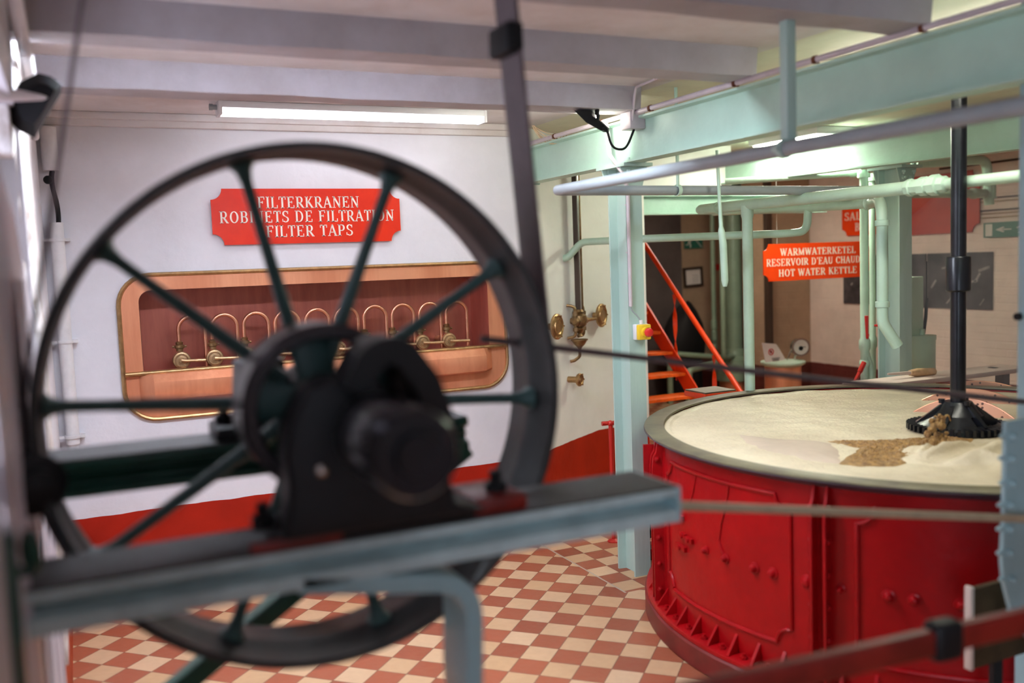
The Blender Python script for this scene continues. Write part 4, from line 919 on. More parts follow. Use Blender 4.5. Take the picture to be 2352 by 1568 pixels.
def pool(name, outline, z, mt, label, cat, amp, fr, dome=0.0, n=46):
    pts = [U(x, y, 2, ZF) for x, y in outline]; c = sum(pts, Vector())/len(pts)
    dens = []
    for i in range(len(pts)):
        a, b = pts[i], pts[(i+1) % len(pts)]
        for k in range(8): dens.append(a.lerp(b, k/8))
    m = MB(); bm = m.bm; rows = []
    ce = bm.verts.new(Vector((c.x, c.y, z+dome)))
    for i in range(1, n+1):
        s = i/n; row = []
        for p in dens:
            q = c.lerp(p, s*(1+0.10*noise.noise(p*14))); e = 1-s**4
            row.append(bm.verts.new(Vector((q.x, q.y, z-0.014*(1-e)+e*(dome*(1-s*s)+amp*abs(noise.noise(Vector((q.x, q.y, .3))*fr))+amp*.5*noise.noise(Vector((q.x, q.y, .7))*fr*2.3))))))
        rows.append(row)
    for k in range(len(dens)):
        j = (k+1) % len(dens); m.face([ce, rows[0][k], rows[0][j]])
        for A, B in zip(rows, rows[1:]): m.face([A[k], B[k], B[j], A[j]])
    return m.build(name, mt, label=label, cat=cat, kind='stuff', sharp=3)
grain_m = mat('wet_grain', (0.47, 0.27, 0.09), 0.35, col2=(0.20, 0.095, 0.03), scale=45, bump=0.9, bscale=160)
wort_m = mat('thin_wort', (0.54, 0.43, 0.335), 0.5, var=0.08, scale=6)
pool('wort_pool', [(1665, 992), (1740, 1002), (1800, 1008), (1880, 1010), (1925, 1020), (1940, 1040), (1930, 1062), (1880, 1064), (1800, 1052), (1740, 1035), (1700, 1015)], ZF+0.009, wort_m, 'greyish smooth patch of thin wort left of the wet grain', 'wort', 0.001, 8)
pool('wet_grain', [(1888, 1012), (1960, 1012), (2040, 1010), (2120, 1005), (2180, 998), (2240, 1000), (2250, 1015), (2190, 1030), (2150, 1045), (2130, 1062), (2060, 1068), (1980, 1070), (1930, 1066), (1945, 1045), (1960, 1030), (1920, 1022)], ZF+0.010, grain_m, 'brown wet grain churned up in front of the black mixing wheel', 'grain', 0.014, 60)
# splash of grain
m = MB(); q = U(2148, 1030, 2, ZF)
for k in range(46):
    t = (k/45); a = random.uniform(0, 2*PI); rr = (0.055*(1-t)+0.018)*random.uniform(0.2, 1)
    c = q+Vector((rr*math.cos(a)+0.012*t, rr*math.sin(a)*.8, 0.01+0.115*t)); m.sphere(c, random.uniform(0.008, 0.017)*(1-0.35*t), (1, random.uniform(.7, 1.2), random.uniform(.7, 1.6)), 8, 6)
for k in range(5):
    c = q+Vector((random.uniform(-.03, .05), 0, 0.08)); m.tube(bez(c, c+Vector((.0, 0, .05)), c+Vector((.03, 0, .06)), c+Vector((.04, 0, .02)), 8), [.006-.0004*i for i in range(9)], 6)
m.build('grain_splash', grain_m, label='lump of grain thrown up by the mixing wheel', cat='grain', kind='stuff')
# mixing shaft with bevel wheel
_s = U(2200, 984, 2, 0.825); SX, SY = _s.x, _s.y
SLV0, SLV1 = U(2200, 670, 1, SY).z, U(2200, 588, 1, SY).z
ms = top('mixing_shaft', (SX, SY, 0.82), 'black upright mixing shaft over the tank with a toothed wheel at its foot', 'mixer')
m = MB(); m.cyl((SX, SY, 0.90), (SX, SY, ZC), 0.0305, seg=28); m.build('shaft', 'blackiron', ms)
m = MB(); m.lathe([(0.0305, SLV0), (0.045, SLV0+.003), (0.049, SLV0+.008), (0.049, SLV1-.008), (0.046, SLV1-.002), (0.0305, SLV1)], (SX, SY, 0), Z3, 32); m.build('sleeve', 'blackiron', ms, label='thicker sleeve coupling')
wc_ = Vector((SX, SY, 0.828)); tilt = Matrix.Rotation(math.radians(4), 3, 'X')
m = MB(); m.lathe([(0.150, 0.030), (0.183, 0.012), (0.190, -0.004), (0.183, -0.012), (0.145, 0.005)], wc_, Z3, 64, closed_prof=True)
for k in range(44):
    a = 2*PI*k/44; d = Vector((math.cos(a), math.sin(a), 0)); s = Vector((-d.y, d.x, 0))
    m.obox(wc_+d*0.178+Z3*0.010, d, s, Z3, 0.05, 0.012, 0.026)
m.build('toothed_ring', 'blackiron', ms)
m = MB(); m.lathe([(0.032, 0.115), (0.055, 0.115), (0.062, 0.105), (0.075, 0.085), (0.10, 0.06), (0.032, 0.045)], wc_, Z3, 32)
for k in range(6):
    a = 2*PI*k/6+0.35; d = Vector((math.cos(a), math.sin(a), 0)); s = Vector((-d.y, d.x, 0))
    m.prism([wc_+d*0.03+Z3*0.11-s*.009, wc_+d*0.07+Z3*0.10-s*.009, wc_+d*0.165+Z3*0.026-s*.009, wc_+d*0.14+Z3*0.012-s*.009, wc_+d*0.03+Z3*0.03-s*.009], s*0.018)
m.lathe([(0.09, 0.065), (0.152, 0.028), (0.148, 0.012), (0.08, 0.03)], wc_, Z3, 20, a0=2.7, a1=5.9, closed_prof=True)
m.build('spider', 'blackiron', ms)
for k in range(3):
    a = 0.2+k*2.1; c = wc_+Vector((0.062*math.cos(a), 0.062*math.sin(a), 0.105)); m = MB(); m.hexnut(c, Z3, 0.013, 0.018); m.build('bolt', 'blackiron', ms)
# perforated copper plates standing in the mash
pm = bpy.data.materials.new('perforated_copper'); pm.use_nodes = True; nt = pm.node_tree; b = nt.nodes['Principled BSDF']; b.inputs['Metallic'].default_value = 0.35; b.inputs['Roughness'].default_value = 0.5
g_ = nt.nodes.new('ShaderNodeNewGeometry'); vo = nt.nodes.new('ShaderNodeTexVoronoi'); vo.inputs['Scale'].default_value = 38; vo.inputs['Randomness'].default_value = 0.55; nt.links.new(g_.outputs['Position'], vo.inputs['Vector'])
lt = nt.nodes.new('ShaderNodeMath'); lt.operation = 'LESS_THAN'; lt.inputs[1].default_value = 0.22; nt.links.new(vo.outputs['Distance'], lt.inputs[0])
mx = nt.nodes.new('ShaderNodeMix'); mx.data_type = 'RGBA'; mx.inputs[6].default_value = (0.64, 0.32, 0.21, 1); mx.inputs[7].default_value = (0.10, 0.04, 0.03, 1); nt.links.new(lt.outputs[0], mx.inputs[0]); nt.links.new(mx.outputs[2], b.inputs['Base Color'])
for i, (xa, ya, xb, yb, hy, lab) in enumerate(((2098, 946, 2330, 962, 911, 'nearest, largest'), (2118, 919, 2345, 928, 890, 'middle'), (2152, 893, 2350, 897, 872, 'furthest, mostly hidden'))):
    pa, pb2 = U(xa, ya, 2, ZF), U(xb, yb, 2, ZF); mid = (pa+pb2)/2; half = (pb2-pa).length/2; u = (pb2-pa).normalized(); back = Vector((-u.y, u.x, 0)); back = back if back.y > 0 else -back
    tp2 = U((xa+xb)/2, hy, 1, mid.y+0.05); hh = tp2.z-ZF
    m = MB(); N = 26; fr_, bk = [], []
    for k in range(N+1):
        s = -1+2*k/N; h = hh*(1-s*s); top_ = mid+u*half*s+Z3*h+back*(0.45*h)
        fr_.append(mid+u*half*s-Z3*0.03); bk.append(top_)
    lo_, hi_ = fr_, bk
    r = [[lo_[k], hi_[k]+Z3*0.0005, hi_[k]+back*0.006+Z3*0.0005, lo_[k]+back*0.006] for k in range(N+1)]
    m.loft(r); t = m.build('perforated_plate', pm, label='%s of the three perforated copper plates curving out of the foam' % lab, cat='plate', group='perforated copper plates in the mash')
    m = MB(); m.tube([p+back*0.003 for p in bk], 0.0035, 8); m.build('rolled_edge', 'copper_tube', t)
# things lying behind the tank rim
m = MB(); q = U(2120, 858, 1, 4.1); e = U(2145, 853, 1, 4.1)
q0 = U(2090, 856, 1, 4.1)
shelf = MB(); sz = q0.z-0.028
shelf.box((q0.x-0.45, 3.98, sz-0.03), (5.5, 4.2, sz)); shelf.bevel(0.005); shelf.build('side_shelf', 'boxedge', label='low pale ledge behind the far rim of the tank', cat='shelf')
for x in (4.36, 5.4): MB().box((x, 4.1, 0), (x+0.06, 4.16, sz-0.03)).build('shelf_leg', 'steelgrey', bpy.data.objects['side_shelf'])
br = top('brush', (q0.x, 4.1, sz), 'wooden scrubbing brush lying behind the tank', 'brush')
m = MB(); m.tube([q0, q0.lerp(e, .3), e], [0.018, 0.026, 0.022], 12); m.build('handle', 'wood', br)
m = MB(); m.tube([q0, q0-(e-q0)*0.9], [0.012, 0.006], 8); m.build('bristles', 'boxedge', br)
jr = U(2280, 880, 1, 4.10); jt = U(2280, 856, 1, 4.1)
jo = top('jar', (jr.x, 4.1, sz), 'small lidded glass jar behind the copper plates', 'jar')
m = MB(); m.cyl((jr.x, 4.1, sz), (jr.x, 4.1, jt.z), 0.032, seg=24); m.build('body', 'glass', jo)
m = MB(); m.lathe([(0, 0.02), (0.034, 0.02), (0.036, 0.015), (0.036, 0)], (jr.x, 4.1, jt.z), Z3, 24); m.build('lid', 'sage', jo)
# ================================================================== BRASS FITTINGS ON THE ANGLED WALL
def disc(name, px, py, r, label, stem=0.03, off=0.0):
    c = UW(px, py, stem+0.015)-WN*(stem+0.015); m = MB()
    m.lathe([(0, 0), (0.02, 0), (0.02, stem), (r*0.92, stem), (r, stem+0.006), (r*0.99, stem+0.016), (r*0.86, stem+0.022), (r*0.80, stem+0.016), (r*0.62, stem+0.018), (r*0.58, stem+0.026), (r*0.5, stem+0.022), (0, stem+0.024)], c, WN, 36)
    for k in range(6):
        a = k*PI/3; x, y, z = frame(WN); p = c+WN*(stem+0.02)+(x*math.cos(a)+y*math.sin(a))*r*0.9; m.hexnut(p, WN, 0.006, 0.005)
    return m.build(name, 'brass', label=label, cat='valve cover')
disc('brass_disc', 1281, 750, 0.080, 'round brass cover left of the sight tube on the cream wall', 0.05)
disc('brass_disc', 1383, 724, 0.080, 'round brass cover right of the sight tube, nearest the column', 0.05)
disc('brass_stop', 1333, 872, 0.042, 'small brass knob low on the cream wall under the funnel', 0.07)
sg = top('sight_tube', UW(1328, 800, 0.05), 'brass framed sight tube with valve body on the cream wall beside the column', 'gauge')
g = lambda px, py, o=0.06: UW(px, py, o)
up_, dn_ = g(1322, 400), g(1332, 716); zx = Vector((0, 0, 1))
up_ = Vector((dn_.x, dn_.y, up_.z))
m = MB(); m.obox((up_+dn_)/2-WT*0.024, WT, WN, zx, 0.012, 0.03, (up_-dn_).length); m.obox((up_+dn_)/2-WN*0.015, WT, WN, zx, 0.05, 0.008, (up_-dn_).length); m.build('back_strip', 'darkwood', sg, label='dark backing strip')
m = MB(); m.tube([dn_+WT*0.008, up_+WT*0.008], 0.011, 12); m.build('glass_tube', 'chrome', sg)
m = MB(); m.obox((up_+dn_)/2+WT*0.026, WT, WN, zx, 0.006, 0.026, (up_-dn_).length); m.build('side_strip', 'brass_old', sg)
vb = g(1331, 737)
m = MB(); m.lathe([(0, 0.075), (0.022, 0.075), (0.03, 0.06), (0.022, 0.05), (0.046, 0.035), (0.052, 0), (0.042, -0.03), (0.022, -0.04), (0.03, -0.05), (0.018, -0.075), (0.012, -0.08), (0.02, -0.095), (0, -0.1)], vb, Z3, 20); m.lathe([(0, -0.07), (0.018, -0.07), (0.03, -0.06), (0.03, -0.045), (0.018, -0.04), (0.018, 0.04), (0.03, 0.045), (0.03, 0.06), (0.018, 0.07), (0, 0.07)], vb, WT, 12); m.tube([vb, vb-WN*0.06], 0.02, 12)
m.build('valve_body', 'brass_old', sg)
for sx in (-1, 1):
    for sz in (-1, 1):
        m = MB(); p = vb+WT*sx*0.058+Z3*sz*0.02
        m.tube(fillet([p, p+Z3*sz*0.075, p+Z3*sz*0.085+WT*sx*0.02-WN*0.05], 0.03), 0.010, 10); m.hexnut(p+Z3*(sz*0.03-0.012), Z3, 0.017, 0.024); m.build('side_tube', 'brass_old', sg)
p = vb+WT*0.07; m = MB(); m.tube([p, p+WT*0.05, p+WT*0.14+WN*0.02], [0.016, 0.014, 0.009], 10); m.hexnut(p+WT*0.01, WT, 0.022, 0.02); m.build('lever', 'brass', sg)
fc = g(1331, 783)
m = MB(); m.lathe([(0.052, 0.012), (0.048, 0.002), (0.034, -0.022), (0.016, -0.042), (0.013, -0.05), (0.0, -0.05)], fc, Z3, 24); m.lathe([(0.052, 0.012), (0.055, 0.012), (0.055, 0.006), (0.050, 0.004)], fc, Z3, 24)
m.tube(fillet([fc-Z3*0.045, fc-Z3*0.10, fc-Z3*0.125-WN*0.03-WT*0.02, fc-Z3*0.13-WN*0.055-WT*0.03], 0.03), 0.010, 10); m.build('drain_funnel', 'brass_old', label='small brass drain funnel with bent outlet below the sight tube', cat='funnel')
m = MB(); a, b = UW(1302, 430, 0.02), UW(1304, 500, 0.02); a2, b2 = UW(1382, 505, 0.02), UW(1381, 596, 0.02)
m.tube(fillet([UW(1393, 488, 0.02), a2, Vector((a2.x, a2.y, b2.z))], 0.03), 0.0095, 10); m.build('white_pipe', 'whitepipe', label='short white pipe on the cream wall close to the column', cat='pipe')
# red rail post in front of the angled wall
rp = U(1410, 1243, 2, 0.0); rz = U(1402, 972, 1, rp.y).z
rr_ = top('red_rail', (rp.x, rp.y, 0), 'red rail post behind the mint column', 'rail')
m = MB(); m.tube([(rp.x, rp.y, 0.0), (rp.x, rp.y, rz)], 0.0125, 14); m.sphere((rp.x, rp.y, rz), 0.018); m.build('post', 'redpipe', rr_)
m = MB(); m.lathe([(0.0125, 0.018), (0.025, 0.012), (0.036, 0.005), (0.036, 0), (0, 0)], (rp.x, rp.y, 0), Z3, 20); m.build('foot', 'redpipe', rr_)
m = MB(); m.tube([(rp.x-0.045, rp.y+0.02, rz), (rp.x+0.6, rp.y-0.12, rz)], 0.0125, 12); m.build('top_bar', 'redpipe', rr_)
# small pump seen between column and tank
q = U(1502, 1250, 1, 4.05)
pq = top('drain_pump', (2.66, 4.12, 0), 'small dark pump on the floor between column and tank', 'pump')
m = MB(); m.cyl((2.61, 4.13, 0.17), (2.80, 4.22, 0.17), 0.075); m.build('body', 'black', pq)
m = MB(); m.box((2.60, 4.08, 0), (2.78, 4.24, 0.05)); m.bevel(0.008); m.build('base', 'tank', pq)
m = MB(); m.tube(fillet([(2.60, 4.10, 0.07), (2.78, 4.06, 0.075), (2.80, 4.2, 0.07)], 0.03), 0.012, 8); m.build('hose', 'greypipe', pq)

# ================================================================== LEFT EDGE
g = lambda px, py, y: U(px, py, 1, y)
cp0, cp1 = g(62, -60, 1.85), g(90, 165, 3.05)
cp1 = Vector((cp0.x, 3.2, cp0.z))
m = MB(); m.tube(fillet([(-0.075, 1.0, 2.262-0.03), (-0.075, 3.30, 2.262-0.03), (-0.085, 3.36, 2.16), (-0.095, 4.1, 2.15)], 0.04), 0.017, 12)
m.build('white_pipe', 'whitepipe', label='white pipe under the joists at the top left corner', cat='pipe')
dpz = U(155, 930, 1, 4.90)
xs = -0.052
cpipe = top('corner_pipe', (xs, 4.90, dpz.z), 'white upright pipe in the left corner of the tap wall', 'pipe')
m = MB(); m.tube([(xs, 4.90, 0.73), (xs, 4.90, 0.80), (xs, 4.90, 0.81), (xs, 4.90, 1.86)], [0.022, 0.022, 0.030, 0.030], 16); m.tube([(xs-0.005, 4.90, 2.10), (xs-0.005, 4.90, 2.30)], 0.036, 14); m.build('tube', 'whitepipe', cpipe)
for z in (0.845, 1.30, 1.78):
    m = MB(); m.lathe([(0.030, -0.007), (0.036, -0.007), (0.036, 0.007), (0.030, 0.007)], (xs, 4.90, z), Z3, 16, closed_prof=True); m.box((xs-0.062, 4.893, z-0.006), (xs-0.03, 4.907, z+0.006)); m.box((xs+0.03, 4.89, z-0.007), (xs+0.055, 4.95, z+0.007)); m.build('bracket', 'whitepipe', cpipe)
m = MB(); m.tube(bez((xs, 4.90, 2.10), (xs-0.02, 4.88, 2.02), (xs+0.02, 4.87, 1.98), (xs+0.01, 4.90, 1.86)), 0.011, 8); m.sphere((xs-0.02, 4.86, 2.055), 0.02); m.build('cable', 'black', cpipe, label='black cable bridging the pipe gap')
m = MB(); m.lathe([(0, 0), (0.016, 0.0), (0.016, 0.03), (0.026, 0.035), (0.028, 0.05), (0, 0.055)], (-0.052, 4.95, 0.66), (0.1, -1, 0), 10); m.build('wall_hook', 'black', label='small black bolt in the wall below the corner pipe', cat='bolt')
# faceted black floodlight
yl = 2.86
fl2 = top('wall_floodlight', g(80, 240, yl), 'faceted black floodlight on an arm at the upper left edge', 'floodlight')
P1 = [(46, 187), (88, 167), (116, 175), (143, 194), (141, 214), (98, 285), (80, 318), (42, 300), (22, 280), (14, 252), (20, 230)]
P2 = [(62, 205), (90, 192), (110, 196), (125, 206), (122, 216), (92, 268), (78, 285), (55, 276), (45, 260), (40, 245), (45, 232)]
a = [g(x, y, yl+0.02) for x, y in P1]; b = [g(x, y, yl+0.02)+Vector((0.004, 0.10, 0)) for x, y in P2]
f = [g(x, y, yl-0.035)*1 for x, y in P2]
m = MB(); m.loft([f, a, b]); m.build('housing', 'black', fl2)
m = MB(); m.tube([g(-60, 214, yl-0.30), g(20, 218, yl-0.16), g(95, 224, yl-0.05), g(108, 224, yl-0.03)], [0.022, 0.018, 0.008, 0.003], 10); m.build('arm', 'graydoor', fl2)
# bits on the near post
q = g(72, 1115, 1.80)
m = MB(); m.lathe([(0, 0), (0.05, 0), (0.055, 0.01), (0.055, 0.06), (0.03, 0.07), (0.03, 0.10), (0, 0.105)], (-0.10, 1.86, q.z), (0.25, -1, 0), 20); m.build('iron_boss', 'iron', label='black bearing cap at the left edge beside the wheel rim', cat='bearing')
q = g(70, 1268, 1.50); m = MB(); m.lathe([(0.026+0.008*math.cos(t), 0.008*math.sin(t)) for t in (2*PI*k/8 for k in range(8))], (-0.082, 1.50, q.z), (0.9, 0.3, 0.0), 24, closed_prof=True); m.tube([(-0.11, 1.50, q.z-0.026), (-0.08, 1.50, q.z-0.028)], 0.008, 8)
m.build('ring_bolt', 'darkgreen', label='dark green ring bolt on the post at the lower left edge', cat='ring')

# ================================================================== RIGHT EDGE
mc = top('machine_column', (2.42, 1.72, 0), 'blue teal riveted machine column at the right edge', 'column')
m = MB(); m.box((2.505, 1.70, 0), (2.75, 1.86, ZC+0.02)); m.bevel(0.008); m.build('shaft', 'blueteal', mc)
g = lambda px, py: U(px, py, 1, 1.66)
ol = [g(2312, 968), g(2308, 1160), g(2303, 1290), g(2308, 1340), g(2320, 1390), g(2345, 1450), g(2400, 1500), g(2480, 1520)]
pl = [ol[0]]+ol[1:]+[Vector((2.72, 1.66, ol[-1].z)), Vector((2.72, 1.66, ol[0].z))]
m = MB(); m.box((2.52, 1.67, 0.9), (2.6, 1.705, 1.05)); m.prism(pl, (0, 0.012, 0)); m.build('plate', 'blueteal', mc)
for i, (px, py) in enumerate(((2324, 1003), (2321, 1053), (2322, 1110), (2318, 1160), (2316, 1215), (2316, 1270), (2322, 1330), (2340, 1400))):
    c = U(px, py, 1, 1.66); m = MB(); m.lathe([(0, 0.018), (0.006, 0.017), (0.010, 0.010), (0.012, 0.0)], c, (0, -1, 0), 10); m.lathe([(0, 0.016), (0.005, 0.014), (0.008, 0.0)], c+Vector((-0.022, 0.006, 0.004)), (-1, 0, 0), 8); m.build('rivet', 'blueteal', mc)
m = MB(); c = U(2337, 742, 1, 1.70); m.hexnut((2.505, 1.852, c.z), (-1, 0, 0), 0.012, 0.012); m.build('bolt', 'black', mc)
# box with pale edge on the tank side
yb = 1.82; a, b, c, d = U(2224, 1352, 1, yb), U(2340, 1345, 1, yb), U(2345, 1525, 1, yb), U(2240, 1532, 1, yb)
bx = top('edge_box', (a.x, yb, d.z), 'brown box with a pale front edge low at the right edge', 'box')
z0, z1 = d.z, a.z
bw = 0.24
m = MB(); m.box((a.x+0.012, yb-0.008, z0), (a.x+bw, yb+0.012, z1)); m.bevel(0.004); m.build('body', 'boxbrown', bx)
m = MB(); m.box((a.x, yb-0.010, z0-0.002), (a.x+0.014, yb+0.014, z1+0.006)); m.bevel(0.003); m.build('pale_edge', 'boxedge', bx)
m = MB(); m.box((a.x+0.10, yb-0.006, 0), (a.x+0.14, yb+0.010, z0)); m.build('stand', 'iron', bx)
# red bar in the foreground
a, b = U(1560, 1606, 2, 0.83), U(2420, 1410, 2, 0.83)
rb_ = top('red_bar', (a+b)/2, 'worn red iron bar crossing the lower right corner', 'bar')
dd = (b-a).normalized()
m = MB(); m.bar(a-dd*0.25, b+dd*1.2, 0.030, 0.052); m.bevel(0.008, 3); m.build('bar', 'redbar', rb_)
q = U(2128, 1450, 2, 0.83); q = a+dd*(q-a).dot(dd)
m = MB(); m.bar(q-dd*0.036, q+dd*0.036, 0.048, 0.078); m.bevel(0.014, 3); m.build('clamp', 'iron', rb_, label='black clamp')
for s in (a-dd*0.2, b+dd*1.1):
    m = MB(); m.box((s.x-0.02, s.y-0.02, 0), (s.x+0.02, s.y+0.02, 0.81)); m.build('post', 'redbar', rb_)

# ================================================================== FAR ROOM
# stairs
XS = 4.3
s0, s1 = U(1588, 918, 0, XS), U(1490, 752, 0, XS)
sl = (s1-s0); k_ = sl.z/sl.y
st = top('staircase', (XS-0.35, s0.y-s0.z/k_, 0), 'bright orange iron stairs behind the column', 'stairs')
yb0 = s0.y-s0.z/k_; ytop = yb0+1.95/k_
for x, nm in ((XS, 'stringer'), (XS-0.66, 'stringer')):
    m = MB(); m.prism([(x-0.012, yb0, 0), (x-0.012, yb0-0.20, 0), (x-0.012, ytop-0.20, 1.95), (x-0.012, ytop, 1.95)], (0.014, 0, 0)); m.build(nm, 'orange', st)
nz = int(1.95/0.19)
tz0 = U(1552, 896, 0, XS).z % 0.155
for k in range(12):
    z = tz0+0.155*k; y = yb0+z/k_
    if z < 0.05 or z > 1.9: continue
    m = MB(); m.box((XS-0.65, y-0.17, z-0.022), (XS-0.012, y+0.02, z)); m.build('tread', 'orange_tread', st, label='worn orange tread')
r0, r1 = U(1697, 894, 0, XS), U(1484, 566, 0, XS); rd = (r1-r0).normalized()
m = MB(); m.tube([r0-rd*0.25, r1+rd*0.6], 0.020, 12); m.build('handrail', 'orange', st)
for (pa, pb2) in (((1549, 676), (1551, 850)), ((1640, 815), (1643, 905))):
    ta = U(*pa, 0, XS); tb = U(*pb2, 0, XS); zl = (ta.y-yb0)*k_-0.05
    m = MB(); r = []
    for i in range(29):
        z = ta.z+(max(zl, 0.02)-ta.z)*i/28; an = PI*2.4*i/28; d = Vector((math.cos(an), math.sin(an), 0)); e = Vector((-d.y, d.x, 0)); c = Vector((XS, ta.y, z))
        r.append([c+d*0.017+e*0.003, c-d*0.017+e*0.003, c-d*0.017-e*0.003, c+d*0.017-e*0.003])
    m.loft(r); m.build('baluster', 'orange', st, label='twisted orange baluster')
# small orange ledge at the tank's far side
a = U(1600, 902, 1, 4.30); m = MB(); m.box((a.x, 4.22, a.z-0.03), (a.x+0.22, 4.42, a.z)); m.box((a.x+0.05, 4.28, 0), (a.x+0.1, 4.33, a.z-0.03)); m.bevel(0.004); hk = m.build('ledge', 'orange', label='small orange ledge at the back rim of the tank', cat='ledge')
m = MB(); m.box((a.x+0.005, 4.225, a.z), (a.x+0.215, 4.415, a.z+0.008)); m.build('top_plate', 'rim', hk)
# door and dark sack
struct(MB().box((5.5, 8.95, 0), (6.355, 8.995, ZC-0.02)), 'door_1', 'steelgrey', label='dark grey steel door left of the framed notice')
g = lambda px, py, y=8.7: U(px, py, 1, y)
m = MB(); r = []
cb = g(1538, 805, 8.8)
for t, rr in ((0, .24), (.1, .30), (.25, .30), (.4, .24), (.5, .16), (.56, .08), (.58, .03)):
    r.append([Vector((cb.x+0.02+t*0.15+rr*math.cos(q)*0.9, 8.6+0.2*rr*math.sin(q)*3, 0.40+t*1.15+0.03*math.sin(3*q))) for q in (2*PI*i/20 for i in range(20))])
m.loft(r); m.tube([(cb.x+0.05, 8.6, 0.0), (cb.x+0.05, 8.6, 0.42)], 0.2, 14); m.build('dark_sack', 'black', label='black covered bundle standing before the grey door', cat='bundle')
# things on the end wall
YF = 8.99
fcn = g(1591, 636, YF); fw, fh = 0.27, 0.23
fr = top('framed_notice', fcn-Z3*fh/2, 'dark framed notice on the beige end wall', 'frame')
uF = Vector((1, 0, 0.045)).normalized(); vF = uF.cross(Y3)*-1
vF = Vector((-0.045, 0, 1)).normalized()
o_ = rrect(fcn-Y3*0.02, uF, vF, fw, fh, 0.002, 1); i_ = rrect(fcn-Y3*0.02, uF, vF, fw-0.06, fh-0.06, 0.002, 1)
MB().holed(o_, i_, (0, 0.02, 0)).build('frame', 'darkwood', fr)
m = MB(); m.prism(rrect(fcn-Y3*0.008, uF, vF, fw-0.05, fh-0.05, 0.002, 1), (0, 0.006, 0)); m.build('sheet', 'paper', fr)
m = MB()
for k in range(5): m.prism(rrect(fcn-Y3*0.0095+uF*(0.03+0.01*(k % 2))+vF*(0.02-0.02*k), uF, vF, 0.09, 0.005, 0.0005, 1), (0, 0.001, 0))
m.build('faint_lines', 'print_pale', fr)
def exit_sign(name, c, u, v, n, W, H, arrow, base, label):
    c = Vector(c); t = top(name, c-v*H/2, label, 'sign'); m = MB(); m.prism(rrect(c, u, v, W, H, 0.004, 2), n*0.008); m.build('plate', base, t)
    m = MB(); P = lambda pts: m.prism([c+n*0.008+u*x*W+v*y*H for x, y in pts], n*0.002)
    if arrow:
        P([(-.46, -.40), (-.33, -.40), (-.33, .40), (-.46, .40)])
        P([(-.20, -.03), (.02, -.03), (.02, .05), (-.20, .05)]); P([(-.27, .01), (-.13, .20), (-.10, .14), (-.20, .01), (-.10, -.12), (-.13, -.18)])
        o = 0.30
    else:
        P([(.46, -.42), (.40, -.42), (-.06, .40), (.0, .40)]); o = -0.28
    P([(o-.03, .30), (o+.03, .30), (o+.03, .46), (o-.03, .46)]); P([(o-.05, .26), (o+.08, .22), (o+.10, -.08), (o, -.08)]); P([(o-.05, .26), (o-.20, .10), (o-.17, .04), (o-.02, .16)]); P([(o+.08, .22), (o+.19, .02), (o+.15, -.02), (o+.05, .12)])
    P([(o, -.06), (o+.06, -.06), (o-.04, -.26), (o-.16, -.26), (o-.15, -.20), (o-.07, -.20)]); P([(o+.03, -.06), (o+.10, -.08), (o+.15, -.28), (o+.11, -.44), (o+.06, -.42), (o+.08, -.27)])
    m.build('pictogram', 'pale', t); return t
exit_sign('exit_sign', g(1591, 555, YF)-Y3*0.01, X3, Z3, -Y3, 0.26, 0.155, False, 'exitgreen', 'green stairs escape sign on the beige end wall behind the mint pipe')
c = U(2322, 526, 0, 6.985)
exit_sign('exit_sign', c, -Y3, Z3, -X3, 0.50, 0.125, True, 'exitpale', 'green exit sign with left arrow on the far right wall')
# pipes and vessel before the end wall
Yp = 8.3
def vpipe(px0, py0, px1, py1, r, y, mt, label, collars=(), name='far_pipe'):
    a, b = U(px0, py0, 1, y), U(px1, py1, 1, y); x = b.x
    m = MB(); m.tube([(x, y, ZC+0.01), (x, y, b.z)], r, 14)
    for py, k in collars: z = U(px1, py, 1, y).z; m.lathe([(r, -0.05*k), (r*1.35, -0.045*k), (r*1.35, 0.045*k), (r, 0.05*k)], (x, y, z), Z3, 14, closed_prof=True)
    return m, x, b.z
m, x, z = vpipe(1635, 490, 1641, 800, 0.026, 8.5, 'sage', '', ((745, 1), (775, 1.6), (790, 1)))
m.tube([(x, 8.5, z+0.01), (x, 8.5, 0)], 0.022, 12); m.build('far_pipe', 'sage', label='slim sage green upright pipe with valve, beside the framed notice', cat='pipe')
vx = U(1687, 800, 1, Yp).x
m, x, z = vpipe(1658, 490, 1662, 800, 0.028, 8.1, 'sage', '')
m.tube(fillet([(x, 8.1, z+0.02), (x, 8.1, z-0.10), (vx-0.0, Yp-0.05, z-0.12)], 0.10), 0.028, 14); m.build('far_pipe', 'sage', label='sage green pipe bending into the round vessel behind the tank', cat='pipe')
ve = top('round_vessel', (vx, Yp, 0), 'sage green vessel with a thick upright pipe at the back', 'vessel')
zf = U(1687, 812, 1, Yp).z; zl_ = U(1687, 870, 1, Yp).z
m = MB(); m.cyl((vx, Yp, zf-0.02), (vx, Yp, ZC+0.01), 0.095, seg=28); m.build('thick_pipe', 'sage', ve)
m = MB(); m.lathe([(0.095, zf+0.06), (0.12, zf+0.05), (0.125, zf+0.03), (0.14, zf-0.02), (0.19, zf-0.05), (0.20, zl_), (0.19, zl_-0.01), (0, zl_-0.01)], (vx, Yp, 0), Z3, 28); m.build('dome', 'sage', ve)
m = MB(); m.cyl((vx, Yp, 0), (vx, Yp, zl_-0.01), 0.17, seg=28); m.build('base', 'copper', ve, label='copper base')
p0, p1 = U(1538, 812, 1, 8.4), U(1650, 818, 1, 8.0)
m = MB(); m.tube(fillet([(p0.x, 8.4, 0.0), (p0.x, 8.4, p0.z), (vx-0.15, Yp, p1.z-0.06)], 0.05), 0.030, 12); m.build('far_pipe', 'sage', label='sage green pipe running level from behind the stairs to the vessel', cat='pipe')
